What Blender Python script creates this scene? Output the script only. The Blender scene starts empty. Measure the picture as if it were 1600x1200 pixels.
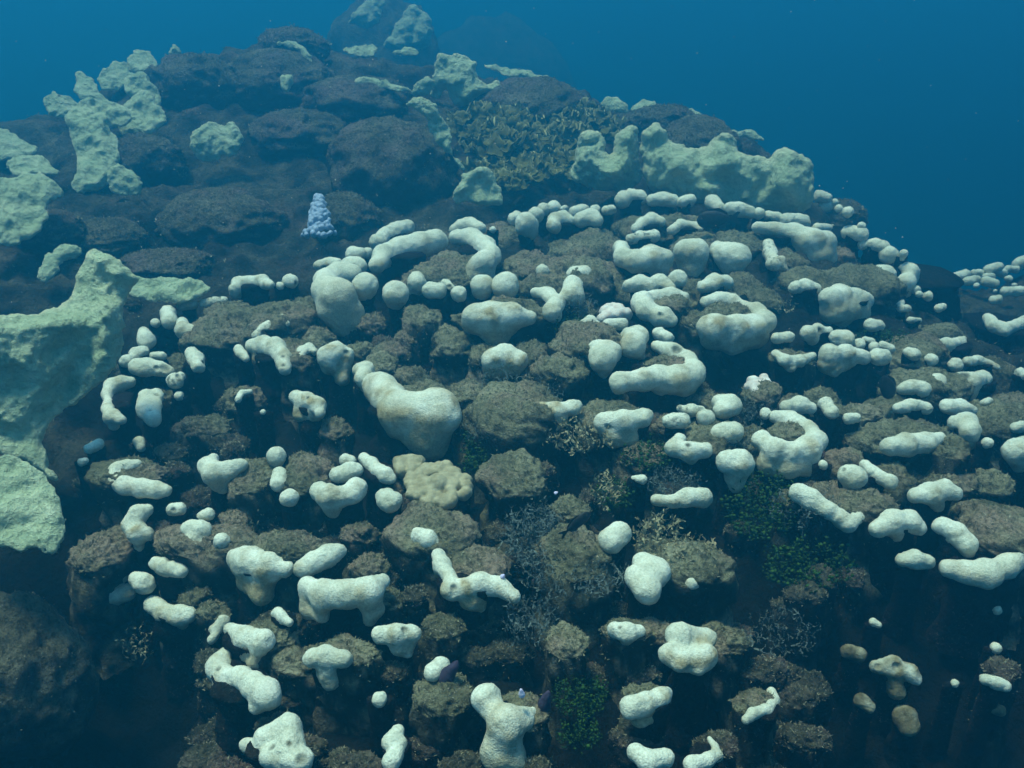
import bpy, bmesh, math, random
import numpy as np
from mathutils import Vector

random.seed(7)
RNG = np.random.default_rng(11)
scene = bpy.context.scene
COL = scene.collection

# ------------------------------------------------------------------ camera, world, sun, exposure
F = 1386.0                                   # focal length in photo pixels (1600 wide)
PITCH = math.radians(20.0)
cam_d = bpy.data.cameras.new('camera')
cam = bpy.data.objects.new('camera', cam_d)
COL.objects.link(cam)
cam_d.sensor_fit = 'HORIZONTAL'
cam_d.sensor_width = 36.0
cam_d.lens = 36.0 * F / 1600.0
cam_d.clip_start = 0.02
cam_d.clip_end = 300.0
cam.location = (0, 0, 0)
cam.rotation_euler = (math.radians(90.0) - PITCH, 0, 0)
scene.camera = cam

SUN_EL, SUN_AZ = math.radians(77.0), math.radians(-100.0)   # azimuth measured from +Y towards +X
world = bpy.data.worlds.new('World')
scene.world = world
world.use_nodes = True
wn = world.node_tree.nodes
wl = world.node_tree.links
bg = wn['Background']
sky = wn.new('ShaderNodeTexSky')
sky.sky_type = 'NISHITA'
sky.sun_disc = False
sky.sun_elevation = SUN_EL
sky.sun_rotation = SUN_AZ
sky.air_density = 1.0
sky.dust_density = 1.0
wl.new(sky.outputs['Color'], bg.inputs['Color'])
bg.inputs['Strength'].default_value = 0.13

sd = bpy.data.lights.new('sun', 'SUN')
sun = bpy.data.objects.new('sun', sd)
COL.objects.link(sun)
sd.energy = 4.3
sd.angle = math.radians(14.0)
sd.color = (0.93, 1.0, 0.76)          # daylight that has come down through a few metres of sea
to_sun = Vector((math.sin(SUN_AZ) * math.cos(SUN_EL), math.cos(SUN_AZ) * math.cos(SUN_EL), math.sin(SUN_EL)))
sun.rotation_euler = to_sun.to_track_quat('Z', 'Y').to_euler()
sun.location = (0, 0, 20)

scene.view_settings.view_transform = 'Standard'
scene.view_settings.look = 'None'
scene.view_settings.gamma = 1.0
scene.view_settings.exposure = 1.24
scene.cycles.max_bounces = 5
scene.cycles.diffuse_bounces = 3
scene.cycles.volume_bounces = 1
scene.cycles.use_denoising = True

# ------------------------------------------------------------------ noise
def _h(i, j, k, s):
    n = (i * 374761393 + j * 668265263 + k * 2147483647 % 1274126177 + k * 1103515245 + s * 974711) & 0x7fffffff
    n = ((n ^ (n >> 13)) * 1274126177) & 0x7fffffff
    n = ((n ^ (n >> 15)) * 668265263) & 0x7fffffff
    return (n & 0xffff) / 32767.5 - 1.0

def vnoise(p, s=0):
    p = np.asarray(p, float)
    fl = np.floor(p).astype(np.int64)
    t = p - fl
    t = t * t * t * (t * (t * 6 - 15) + 10)
    i, j, k = fl[..., 0], fl[..., 1], fl[..., 2]
    x, y, z = t[..., 0], t[..., 1], t[..., 2]
    def c(a, b, d): return _h(i + a, j + b, k + d, s)
    x00 = c(0, 0, 0) * (1 - x) + c(1, 0, 0) * x
    x10 = c(0, 1, 0) * (1 - x) + c(1, 1, 0) * x
    x01 = c(0, 0, 1) * (1 - x) + c(1, 0, 1) * x
    x11 = c(0, 1, 1) * (1 - x) + c(1, 1, 1) * x
    return (x00 * (1 - y) + x10 * y) * (1 - z) + (x01 * (1 - y) + x11 * y) * z

def fbm(p, octs=4, s=0, gain=0.5):
    p = np.asarray(p, float)
    a, tot, out = 1.0, 0.0, 0.0
    for o in range(octs):
        out = out + a * vnoise(p * (2.03 ** o) + 17.3 * o, s + o)
        tot += a
        a *= gain
    return out / tot

# ------------------------------------------------------------------ mesh helpers
def new_mesh(name, V, Fc, mat, smooth=True, attrs=None):
    """V (n,3); Fc a list of face index lists or an int array (m,k)."""
    me = bpy.data.meshes.new(name)
    V = np.ascontiguousarray(V, np.float32)
    if isinstance(Fc, np.ndarray):
        m, k = Fc.shape
        me.vertices.add(len(V))
        me.vertices.foreach_set('co', V.ravel())
        me.loops.add(m * k)
        me.loops.foreach_set('vertex_index', np.ascontiguousarray(Fc, np.int32).ravel())
        me.polygons.add(m)
        me.polygons.foreach_set('loop_start', np.arange(0, m * k, k, dtype=np.int32))
        me.update(calc_edges=True)
        me.validate()
    else:
        me.from_pydata([tuple(v) for v in V], [], Fc)
        me.update()
    if attrs:
        for an, av in attrs.items():
            at = me.attributes.new(an, 'FLOAT', 'POINT')
            at.data.foreach_set('value', np.ascontiguousarray(av, np.float32))
    if smooth:
        me.polygons.foreach_set('use_smooth', np.ones(len(me.polygons), bool))
    me.materials.append(mat)
    return me

def link(name, me, parent=None, loc=None):
    o = bpy.data.objects.new(name, me)
    COL.objects.link(o)
    if parent is not None:
        o.parent = parent
    if loc is not None:
        o.location = loc
    return o

def tag(o, label=None, cat=None, group=None, kind=None):
    if label: o['label'] = label
    if cat: o['category'] = cat
    if group: o['group'] = group
    if kind: o['kind'] = kind
    return o

def empty(name, loc):
    o = bpy.data.objects.new(name, None)
    o.empty_display_size = 0.05
    COL.objects.link(o)
    o.location = loc
    return o

def surface_nets(f, org, h):
    s = f < 0
    nx, ny, nz = f.shape
    cs = np.zeros((nx - 1, ny - 1, nz - 1), np.int32)
    offs = [(a, b, c) for a in (0, 1) for b in (0, 1) for c in (0, 1)]
    for a, b, c in offs:
        cs += s[a:nx - 1 + a, b:ny - 1 + b, c:nz - 1 + c]
    act = (cs > 0) & (cs < 8)
    ii, jj, kk = np.nonzero(act)
    idx = -np.ones(act.shape, np.int64)
    idx[ii, jj, kk] = np.arange(len(ii))
    acc = np.zeros((len(ii), 3))
    cnt = np.zeros(len(ii))
    cv = {o: f[ii + o[0], jj + o[1], kk + o[2]] for o in offs}
    for o in offs:
        for ax in range(3):
            if o[ax] == 0:
                q = list(o); q[ax] = 1; q = tuple(q)
                a, b = cv[o], cv[q]
                m = (a < 0) != (b < 0)
                t = np.where(m, a / np.where(m, a - b, 1), 0)
                pt = np.tile(np.array(o, float), (len(ii), 1))
                pt[:, ax] += t
                acc += pt * m[:, None]
                cnt += m
    V = np.stack([ii, jj, kk], 1) + acc / cnt[:, None]
    V = V * h + org
    faces = []
    for ax in range(3):
        b, c = [(1, 2), (2, 0), (0, 1)][ax]
        sl0 = [slice(None)] * 3; sl1 = [slice(None)] * 3
        sl0[ax] = slice(0, -1); sl1[ax] = slice(1, None)
        A, B = s[tuple(sl0)], s[tuple(sl1)]
        e = np.argwhere(A != B)
        lim = np.array(act.shape)
        ok = (e[:, b] >= 1) & (e[:, c] >= 1) & (e[:, b] < lim[b]) & (e[:, c] < lim[c])
        e = e[ok]
        if not len(e): continue
        fl = A[e[:, 0], e[:, 1], e[:, 2]]
        def cell(db, dc):
            q = e.copy(); q[:, b] -= db; q[:, c] -= dc
            return idx[q[:, 0], q[:, 1], q[:, 2]]
        qd = np.stack([cell(1, 1), cell(0, 1), cell(0, 0), cell(1, 0)], 1)
        qd[~fl] = qd[~fl][:, ::-1]
        faces.append(qd)
    Fq = np.concatenate(faces)
    Fq = Fq[(Fq >= 0).all(1)]
    return V, Fq

def normals_of(V, Fq):
    n = np.cross(V[Fq[:, 2]] - V[Fq[:, 0]], V[Fq[:, 3 if Fq.shape[1] > 3 else 1]] - V[Fq[:, 1 if Fq.shape[1] > 3 else 0]])
    if Fq.shape[1] == 3: n = -n
    N = np.zeros_like(V)
    for c in range(Fq.shape[1]):
        np.add.at(N, Fq[:, c], n)
    return N / (np.linalg.norm(N, axis=1, keepdims=True) + 1e-12)

# ------------------------------------------------------------------ materials
def mat_new(name):
    m = bpy.data.materials.new(name)
    m.use_nodes = True
    nt = m.node_tree
    return m, nt, nt.nodes['Principled BSDF']

def N(nt, typ, **kw):
    n = nt.nodes.new(typ)
    for k, v in kw.items():
        if k in n.inputs: n.inputs[k].default_value = v
        else: setattr(n, k, v)
    return n

def ramp(nt, fac, stops):
    r = nt.nodes.new('ShaderNodeValToRGB')
    el = r.color_ramp.elements
    while len(el) < len(stops): el.new(0.5)
    for e, (p, c) in zip(el, stops):
        e.position = p
        e.color = (*c, 1) if len(c) == 3 else c
    nt.links.new(fac, r.inputs['Fac'])
    return r.outputs['Color']

def mixc(nt, fac, a, b):
    m = nt.nodes.new('ShaderNodeMix'); m.data_type = 'RGBA'
    for s, v in ((0, fac), (6, a), (7, b)):
        if isinstance(v, bpy.types.NodeSocket): nt.links.new(v, m.inputs[s])
        else: m.inputs[s].default_value = (*v, 1) if isinstance(v, tuple) else v
    return m.outputs[2]

def noise_tex(nt, scale, detail=4, rough=0.6, vec=None):
    n = N(nt, 'ShaderNodeTexNoise', Scale=scale, Detail=detail, Roughness=rough)
    if vec: nt.links.new(vec, n.inputs['Vector'])
    return n.outputs['Fac']

def coords(nt):
    g = nt.nodes.new('ShaderNodeNewGeometry')
    return g.outputs['Position']

def bump(nt, bsdf, hsock, strength, dist, prev=None):
    b = N(nt, 'ShaderNodeBump', Strength=strength, Distance=dist)
    nt.links.new(hsock, b.inputs['Height'])
    if prev: nt.links.new(prev, b.inputs['Normal'])
    nt.links.new(b.outputs['Normal'], bsdf.inputs['Normal'])
    return b.outputs['Normal']

def attr(nt, name):
    a = nt.nodes.new('ShaderNodeAttribute'); a.attribute_name = name
    return a.outputs['Fac']

def make_white():
    m, nt, b = mat_new('bleached_coral')
    P = coords(nt)
    n1 = noise_tex(nt, 9, 3, 0.55, P)
    base = ramp(nt, n1, [(0.3, (0.52, 0.52, 0.40)), (0.5, (0.68, 0.68, 0.55)), (0.7, (0.76, 0.76, 0.64))])
    st = attr(nt, 'stain')
    fine = noise_tex(nt, 120, 3, 0.6, P)
    tanc = ramp(nt, fine, [(0.3, (0.26, 0.20, 0.095)), (0.7, (0.44, 0.35, 0.19))])
    c = mixc(nt, st, base, tanc)
    pit = attr(nt, 'pit')
    c = mixc(nt, pit, c, (0.05, 0.045, 0.03))
    # fine grain of the corallites
    gn = ramp(nt, noise_tex(nt, 190, 2, 0.6, P), [(0.32, (0.76, 0.76, 0.74)), (0.58, (1, 1, 1))])
    gm = N(nt, 'ShaderNodeMix', data_type='RGBA', blend_type='MULTIPLY')
    gm.inputs[0].default_value = 1.0
    nt.links.new(c, gm.inputs[6]); nt.links.new(gn, gm.inputs[7])
    c = gm.outputs[2]
    # films of silt
    sl = ramp(nt, noise_tex(nt, 26, 6, 0.72, P), [(0.52, (0, 0, 0)), (0.72, (0.5, 0.5, 0.5))])
    c = mixc(nt, sl, c, (0.36, 0.33, 0.22))
    # tiny specks of silt and turf
    sp = noise_tex(nt, 210, 2, 0.5, P)
    spm = ramp(nt, sp, [(0.70, (0, 0, 0)), (0.76, (0.45, 0.45, 0.45))])
    c = mixc(nt, spm, c, (0.16, 0.15, 0.10))
    nt.links.new(c, b.inputs['Base Color'])
    b.inputs['Roughness'].default_value = 0.95
    b.inputs['Specular IOR Level'].default_value = 0.12
    v = N(nt, 'ShaderNodeTexVoronoi', Scale=260.0)
    nt.links.new(P, v.inputs['Vector'])
    p = bump(nt, b, v.outputs['Distance'], 0.32, 0.004)
    p = bump(nt, b, noise_tex(nt, 75, 5, 0.75, P), 0.36, 0.010, p)
    bump(nt, b, noise_tex(nt, 24, 4, 0.6, P), 0.25, 0.03, p)
    return m

def make_rock(name, dark, mid, light, pink, speck=0.5, bscale=1.0, crust=None):
    m, nt, b = mat_new(name)
    P = coords(nt)
    n1 = noise_tex(nt, 7, 6, 0.65, P)
    c = ramp(nt, n1, [(0.32, dark), (0.55, mid), (0.75, light)])
    n2 = noise_tex(nt, 3.1, 5, 0.6, P)
    pm = ramp(nt, n2, [(0.49, (0, 0, 0)), (0.64, (0.75, 0.75, 0.75))])
    c = mixc(nt, pm, c, pink)
    gr = noise_tex(nt, 75, 5, 0.7, P)
    gm = ramp(nt, gr, [(0.36, (0.75, 0.75, 0.75)), (0.55, (0, 0, 0))])
    c = mixc(nt, gm, c, tuple(x * 0.35 for x in dark))
    sp = noise_tex(nt, 130, 3, 0.6, P)
    sm = ramp(nt, sp, [(0.60, (0, 0, 0)), (0.70, (speck, speck, speck))])
    patch = ramp(nt, noise_tex(nt, 4.3, 3, 0.6, P), [(0.42, (0, 0, 0)), (0.62, (1, 1, 1))])
    mul = N(nt, 'ShaderNodeMix', data_type='RGBA', blend_type='MULTIPLY')
    mul.inputs[0].default_value = 1.0
    nt.links.new(sm, mul.inputs[6]); nt.links.new(patch, mul.inputs[7])
    c = mixc(nt, mul.outputs[2], c, (0.42, 0.38, 0.30))
    if crust:
        # silt and turf settle on the upper faces, dark crusts grow on the flanks
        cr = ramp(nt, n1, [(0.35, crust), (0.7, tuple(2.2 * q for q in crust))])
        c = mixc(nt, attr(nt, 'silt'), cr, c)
    nt.links.new(c, b.inputs['Base Color'])
    b.inputs['Roughness'].default_value = 1.0
    b.inputs['Specular IOR Level'].default_value = 0.05
    p = bump(nt, b, gr, 0.75, 0.02 * bscale)
    p = bump(nt, b, noise_tex(nt, 22, 5, 0.7, P), 0.7, 0.05 * bscale, p)
    return m

def make_plate():
    m, nt, b = mat_new('pale_plate_coral')
    P = coords(nt)
    c = ramp(nt, noise_tex(nt, 8, 6, 0.7, P), [(0.28, (0.32, 0.40, 0.25)), (0.5, (0.46, 0.54, 0.35)), (0.72, (0.62, 0.67, 0.47))])
    rim = attr(nt, 'rim')
    c = mixc(nt, rim, c, (0.62, 0.62, 0.42))
    gr = noise_tex(nt, 55, 5, 0.7, P)
    gm = ramp(nt, gr, [(0.36, (0.5, 0.5, 0.5)), (0.52, (0, 0, 0))])
    c = mixc(nt, gm, c, (0.24, 0.30, 0.18))
    nt.links.new(c, b.inputs['Base Color'])
    b.inputs['Roughness'].default_value = 0.95
    b.inputs['Specular IOR Level'].default_value = 0.1
    p = bump(nt, b, gr, 0.6, 0.03)
    bump(nt, b, noise_tex(nt, 16, 6, 0.7, P), 0.65, 0.08, p)
    return m

def make_simple(name, c0, c1, scale=40, tip=None, rough=0.9, bmp=0.4):
    m, nt, b = mat_new(name)
    P = coords(nt)
    c = ramp(nt, noise_tex(nt, scale, 4, 0.65, P), [(0.33, c0), (0.66, c1)])
    if tip:
        c = mixc(nt, attr(nt, 'tip'), c, tip)
    nt.links.new(c, b.inputs['Base Color'])
    b.inputs['Roughness'].default_value = rough
    b.inputs['Specular IOR Level'].default_value = 0.15
    bump(nt, b, noise_tex(nt, scale * 3, 4, 0.65, P), bmp, 0.01)
    return m

M_WHITE = make_white()
M_ROCK = make_rock('turf_covered_rock', (0.10, 0.095, 0.055), (0.25, 0.235, 0.145), (0.40, 0.37, 0.25), (0.34, 0.24, 0.18), 1.0, 1.0, (0.022, 0.020, 0.016))
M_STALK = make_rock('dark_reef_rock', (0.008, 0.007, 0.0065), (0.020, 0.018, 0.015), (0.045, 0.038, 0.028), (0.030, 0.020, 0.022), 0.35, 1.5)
M_GROUND = make_rock('reef_ground', (0.06, 0.056, 0.036), (0.16, 0.145, 0.098), (0.31, 0.27, 0.18), (0.20, 0.13, 0.10), 0.8, 1.6, (0.007, 0.0065, 0.006))
M_BOULDER = make_rock('hazy_reef_rock', (0.07, 0.066, 0.043), (0.18, 0.165, 0.11), (0.34, 0.31, 0.22), (0.21, 0.15, 0.14), 0.9, 2.2, (0.045, 0.040, 0.038))
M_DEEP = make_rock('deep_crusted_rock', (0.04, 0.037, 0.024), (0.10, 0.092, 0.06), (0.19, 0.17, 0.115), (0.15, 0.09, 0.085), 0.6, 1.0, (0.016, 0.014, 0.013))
M_FLECK = make_simple('pale_fleck', (0.4, 0.38, 0.34), (0.6, 0.58, 0.5), 40)
M_PLATE = make_plate()
M_TURF = make_simple('turf_algae', (0.10, 0.10, 0.05), (0.30, 0.28, 0.17), 30)
M_TURFD = make_simple('dark_turf_algae', (0.10, 0.094, 0.06), (0.30, 0.27, 0.18), 9)
M_GREEN = make_simple('green_algae', (0.008, 0.026, 0.005), (0.04, 0.10, 0.016), 18)
M_SCRUB = make_simple('grey_algae', (0.05, 0.065, 0.06), (0.16, 0.19, 0.17), 25)
M_CURL = make_simple('tan_algae', (0.10, 0.085, 0.045), (0.42, 0.37, 0.22), 25)
M_OLIVE = make_simple('olive_blade_coral', (0.05, 0.052, 0.014), (0.13, 0.12, 0.036), 14, (0.42, 0.39, 0.19))
M_KNOBBY = make_simple('knobby_tan_coral', (0.26, 0.22, 0.13), (0.42, 0.37, 0.24), 35)
M_BLUE = make_simple('blue_white_coral', (0.26, 0.34, 0.48), (0.46, 0.54, 0.68), 60)
M_PINKW = make_simple('pinkish_white_coral', (0.52, 0.40, 0.34), (0.74, 0.70, 0.62), 30)
M_PURPLE = make_simple('purple_sponge', (0.03, 0.024, 0.045), (0.065, 0.05, 0.09), 35)
M_LILAC = make_simple('lilac_tunicate', (0.55, 0.50, 0.72), (0.75, 0.72, 0.86), 60)
M_FISH = make_simple('dark_fish', (0.010, 0.012, 0.016), (0.030, 0.032, 0.034), 60, None, 0.5, 0.15)
M_EYE = make_simple('fish_eye', (0.002, 0.002, 0.002), (0.10, 0.10, 0.10), 400, None, 0.3, 0.0)

# ------------------------------------------------------------------ reef level surface (height field over X, Y)
SP, CP = math.sin(PITCH), math.cos(PITCH)
def unproj(px, py, d):
    u = (np.asarray(px, float) - 800.0) / F
    v = (np.asarray(py, float) - 600.0) / F
    return np.stack([u * d, d * (CP - v * SP), d * (-SP - v * CP)], -1)
# surveyed points of the reef: (column, row, distance, depth of the gaps below the colony tops)
CTRL = [
 (0,1240,1.95,0.24),(200,1240,2,0.42),(420,1240,1.75,0.21),(640,1240,1.7,0.21),(860,1240,1.7,0.21),(1080,1240,1.72,0.21),(1300,1240,1.85,0.42),(1600,1240,2,0.42),
 (0,1020,2.1,0.10),(150,1020,2.35,0.42),(400,1010,2.02,0.21),(640,1010,1.98,0.21),(860,1010,1.98,0.21),(1080,1010,2,0.21),(1300,1010,2.2,0.42),(1600,1010,2.25,0.42),
 (0,820,2.42,0.03),(200,800,2.42,0.20),(420,800,2.36,0.21),(640,800,2.34,0.21),(860,800,2.34,0.21),(1080,800,2.36,0.21),(1300,800,2.42,0.21),(1600,800,2.5,0.18),
 (0,600,2.95,0.03),(100,660,2.8,0.05),(200,600,3.02,0.20),(420,600,2.9,0.24),(640,600,2.84,0.24),(860,600,2.82,0.24),(1080,600,2.86,0.24),(1300,600,3.02,0.18),(1600,620,3.3,0.09),
 (0,470,3.5,0.05),(120,440,3.75,0.03),(250,480,3.5,0.08),(420,480,3.36,0.11),(640,480,3.26,0.15),(860,480,3.24,0.15),(1080,480,3.28,0.15),(1300,480,3.5,0.10),(1450,510,3.8,0.07),(1600,500,4.2,0.07),
 (60,340,4.1,0.03),(160,380,4.2,0.03),(300,400,4.1,0.05),(480,400,4.05,0.06),(640,390,3.85,0.10),(860,390,3.8,0.10),(1080,390,3.86,0.10),(1300,395,4.05,0.08),(1400,420,4.1,0.06),
 (340,330,4.6,0.00),(500,330,4.75,0.00),(640,320,4.6,0.00),(780,335,4.5,0.08),(900,320,4.45,0.08),(1080,315,4.5,0.08),(1240,335,4.5,0.06),
 (40,230,5.2,0.00),(180,250,4.9,0.00),(330,220,5.2,0.00),(480,210,5.4,0.00),(620,225,5.1,0.00),(760,245,5.2,0.00),(900,250,5.3,0.00),(1080,240,5.3,0.00),(1220,270,5.1,0.00),
 (0,190,5.7,0.00),(120,150,5.8,0.00),(260,95,6,0.00),(430,65,6.4,0.00),(560,95,6.6,0.00),(700,115,6.7,0.00),(800,120,6.8,0.00),(900,145,6.6,0.00),(1000,172,6.3,0.00),(1100,185,6.2,0.00),(1180,215,5.9,0.00),
 # far colony on the right
 (1450,440,5,0.06),(1520,432,5.2,0.06),(1600,412,5.4,0.06),(1520,470,4.7,0.06),(1600,455,4.9,0.06),
]
WPT, WOFF = [], []
for a in CTRL:
    WPT.append(unproj(a[0], a[1], a[2])); WOFF.append(a[3])
# slope falling away behind the crests, and the ground out of the frame
RIDGE = [(0,190,5.7),(120,150,5.8),(260,95,6.0),(430,65,6.4),(560,95,6.6),(700,115,6.7),(800,120,6.8),(900,145,6.6),(1000,172,6.3),(1100,185,6.2),(1180,215,5.9),(1265,290,5.1),(1345,355,4.6),(1440,430,4.3),(1450,440,5.0),(1520,432,5.2),(1600,412,5.4)]
for i, (px, py, d) in enumerate(RIDGE):
    p = unproj(px, py, d)
    dirv = np.array([0.25 if px < 1200 else 0.75, 1.0, 0.0]); dirv /= np.linalg.norm(dirv)
    if 1260 < px < 1445:
        WPT.append(p + dirv * 0.35 + np.array([0.15, 0, -0.45])); WOFF.append(0.0)
        continue
    WPT.append(p + dirv * 0.7 + np.array([0, 0, -0.35])); WOFF.append(0.0)
    WPT.append(p + dirv * 2.2 + np.array([0, 0, -1.9])); WOFF.append(0.0)
for x, y, z in [(-3.2,1.5,-1.2),(-4.5,3,-0.7),(-6,5.5,-0.2),(-6,8,-1.5),(3.0,1.2,-1.9),(4.2,2.6,-1.3),(5.5,4.4,-1.2),(6.5,6.0,-2.2),(-1.5,0.2,-1.7),(0,0.2,-1.7),(1.5,0.2,-1.8),(-3,-1,-2.0),(3,-1,-2.2),(0,-1.5,-2.2)]:
    WPT.append(np.array([x, y, z])); WOFF.append(0.2)
WPT = np.array(WPT); WOFF = np.array(WOFF)
def _k(r2): return np.sqrt(r2 + 0.20 ** 2)
_d2 = ((WPT[:, None, :2] - WPT[None, :, :2]) ** 2).sum(-1)
_A = _k(_d2) - np.eye(len(WPT)) * 0.03
_Pm = np.c_[np.ones(len(WPT)), WPT[:, :2]]
_M = np.block([[_A, _Pm], [_Pm.T, np.zeros((3, 3))]])
_sol = np.linalg.solve(_M, np.r_[WPT[:, 2], np.zeros(3)])
def level_exact(x, y):
    q = np.stack([x, y], -1)
    r2 = ((q[..., None, :] - WPT[:, :2]) ** 2).sum(-1)
    z = _k(r2) @ _sol[:len(WPT)] + _sol[-3] + _sol[-2] * x + _sol[-1] * y
    # beyond the reef the sea floor drops to a flat deep bottom
    dist = np.sqrt(((x - 0.2) / 1.15) ** 2 + (y - 3.8) ** 2)
    t = np.clip((dist - 5.2) / 3.2, 0, 1); t = t * t * (3 - 2 * t)
    return np.maximum(z, -6.5) * (1 - t) - 6.0 * t
def off_exact(x, y):
    q = np.stack([x, y], -1)
    r2 = ((q[..., None, :] - WPT[:, :2]) ** 2).sum(-1)
    w = 1.0 / (r2 + 0.02) ** 1.6
    return (w @ WOFF) / w.sum(-1)
# cached grid for quick lookups
GX = np.arange(-5.5, 6.5, 0.04); GY = np.arange(-1.0, 10.5, 0.04)
_gx, _gy = np.meshgrid(GX, GY, indexing='ij')
GZ = np.stack([level_exact(_gx[i], _gy[i]) for i in range(len(GX))])
def level(x, y):
    x = np.asarray(x, float); y = np.asarray(y, float)
    fx = np.clip((x - GX[0]) / 0.04, 0, len(GX) - 1.001); fy = np.clip((y - GY[0]) / 0.04, 0, len(GY) - 1.001)
    i = fx.astype(int); j = fy.astype(int); a = fx - i; b = fy - j
    return (GZ[i, j] * (1 - a) + GZ[i + 1, j] * a) * (1 - b) + (GZ[i, j + 1] * (1 - a) + GZ[i + 1, j + 1] * a) * b
def hit(px, py, lift=0.0):
    """distance along the optical axis at which the line of sight meets the reef level."""
    ds = np.arange(1.0, 9.0, 0.02)
    P = unproj(px, py, 1.0)[None] * ds[:, None]
    g = P[:, 2] - level(P[:, 0], P[:, 1]) - lift
    k = np.nonzero(g < 0)[0]
    if not len(k):
        return float(ds[np.argmin(g)])
    k = k[0]
    if k == 0: return float(ds[0])
    return float(ds[k - 1] + 0.02 * g[k - 1] / (g[k - 1] - g[k]))
def level_normal(x, y, e=0.12):
    n = np.array([-(level(x + e, y) - level(x - e, y)) / (2 * e), -(level(x, y + e) - level(x, y - e)) / (2 * e), 1.0])
    return n / np.linalg.norm(n)

# ------------------------------------------------------------------ sea floor sheet
def axis(lo, hi, step, far, n):
    core = np.arange(lo, hi + 1e-6, step)
    t = np.linspace(0, 1, n + 1)[1:] ** 2.2
    return np.r_[(lo - t * far)[::-1], core, hi + t * far]
ax_x = axis(-4.6, 5.6, 0.034, 16.0, 26)
ax_y = axis(0.3, 8.6, 0.034, 15.0, 26)
X, Y = np.meshgrid(ax_x, ax_y, indexing='ij')
Z = np.stack([level_exact(X[i], Y[i]) for i in range(X.shape[0])])
O = np.stack([off_exact(X[i], Y[i]) for i in range(X.shape[0])])
P3 = np.stack([X, Y, Z], -1)
lump = fbm(P3 * 2.2, 5, 3)
ridg = 1 - np.abs(fbm(P3 * 4.5, 4, 9)) * 2
ridg2 = 1 - np.abs(fbm(P3 * 7.5, 4, 15)) * 3
fine = fbm(P3 * 14.0, 4, 21, 0.6)
dens = 0.3 + 0 * X
rocky = np.clip(1 - O / 0.12, 0, 1)
Z = Z - O * (1.0 + 0.5 * lump) + (0.16 * lump + 0.05 * ridg - 0.06) * (0.70 + 0.30 * rocky) + 0.05 * (1 - rocky) * ridg2 + 0.045 * fine * np.clip(1.2 - dens, 0.2, 1) + 0.014 * fbm(P3 * 34.0, 3, 31, 0.6) * (np.abs(X) < 4.5)
nx, ny = X.shape
ids = np.arange(nx * ny).reshape(nx, ny)
quads = np.stack([ids[:-1, :-1], ids[1:, :-1], ids[1:, 1:], ids[:-1, 1:]], -1).reshape(-1, 4)
gzx = np.gradient(Z, axis=0) / np.gradient(X, axis=0); gzy = np.gradient(Z, axis=1) / np.gradient(Y, axis=1)
nzz = 1 / np.sqrt(1 + gzx ** 2 + gzy ** 2)
silt = np.clip((nzz - 0.55 + 0.45 * fbm(P3 * 5.0, 4, 41, 0.65)) * 2.0, 0, 1) * np.clip(0.06 + 0.95 * rocky, 0, 1)  # silt cut in the gaps, so their shade is put into the ground colour
me = new_mesh('sea_floor', np.stack([X, Y, Z], -1).reshape(-1, 3), quads, M_GROUND, True, {'silt': silt.reshape(-1)})
tag(link('sea_floor', me), kind='structure')
TERR = (ax_x, ax_y, Z)
def ground(x, y):
    i = int(np.clip(np.searchsorted(ax_x, x) - 1, 0, nx - 2)); j = int(np.clip(np.searchsorted(ax_y, y) - 1, 0, ny - 2))
    a = (x - ax_x[i]) / (ax_x[i + 1] - ax_x[i]); b = (y - ax_y[j]) / (ax_y[j + 1] - ax_y[j])
    return (Z[i, j] * (1 - a) + Z[i + 1, j] * a) * (1 - b) + (Z[i, j + 1] * (1 - a) + Z[i + 1, j + 1] * a) * b
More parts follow.
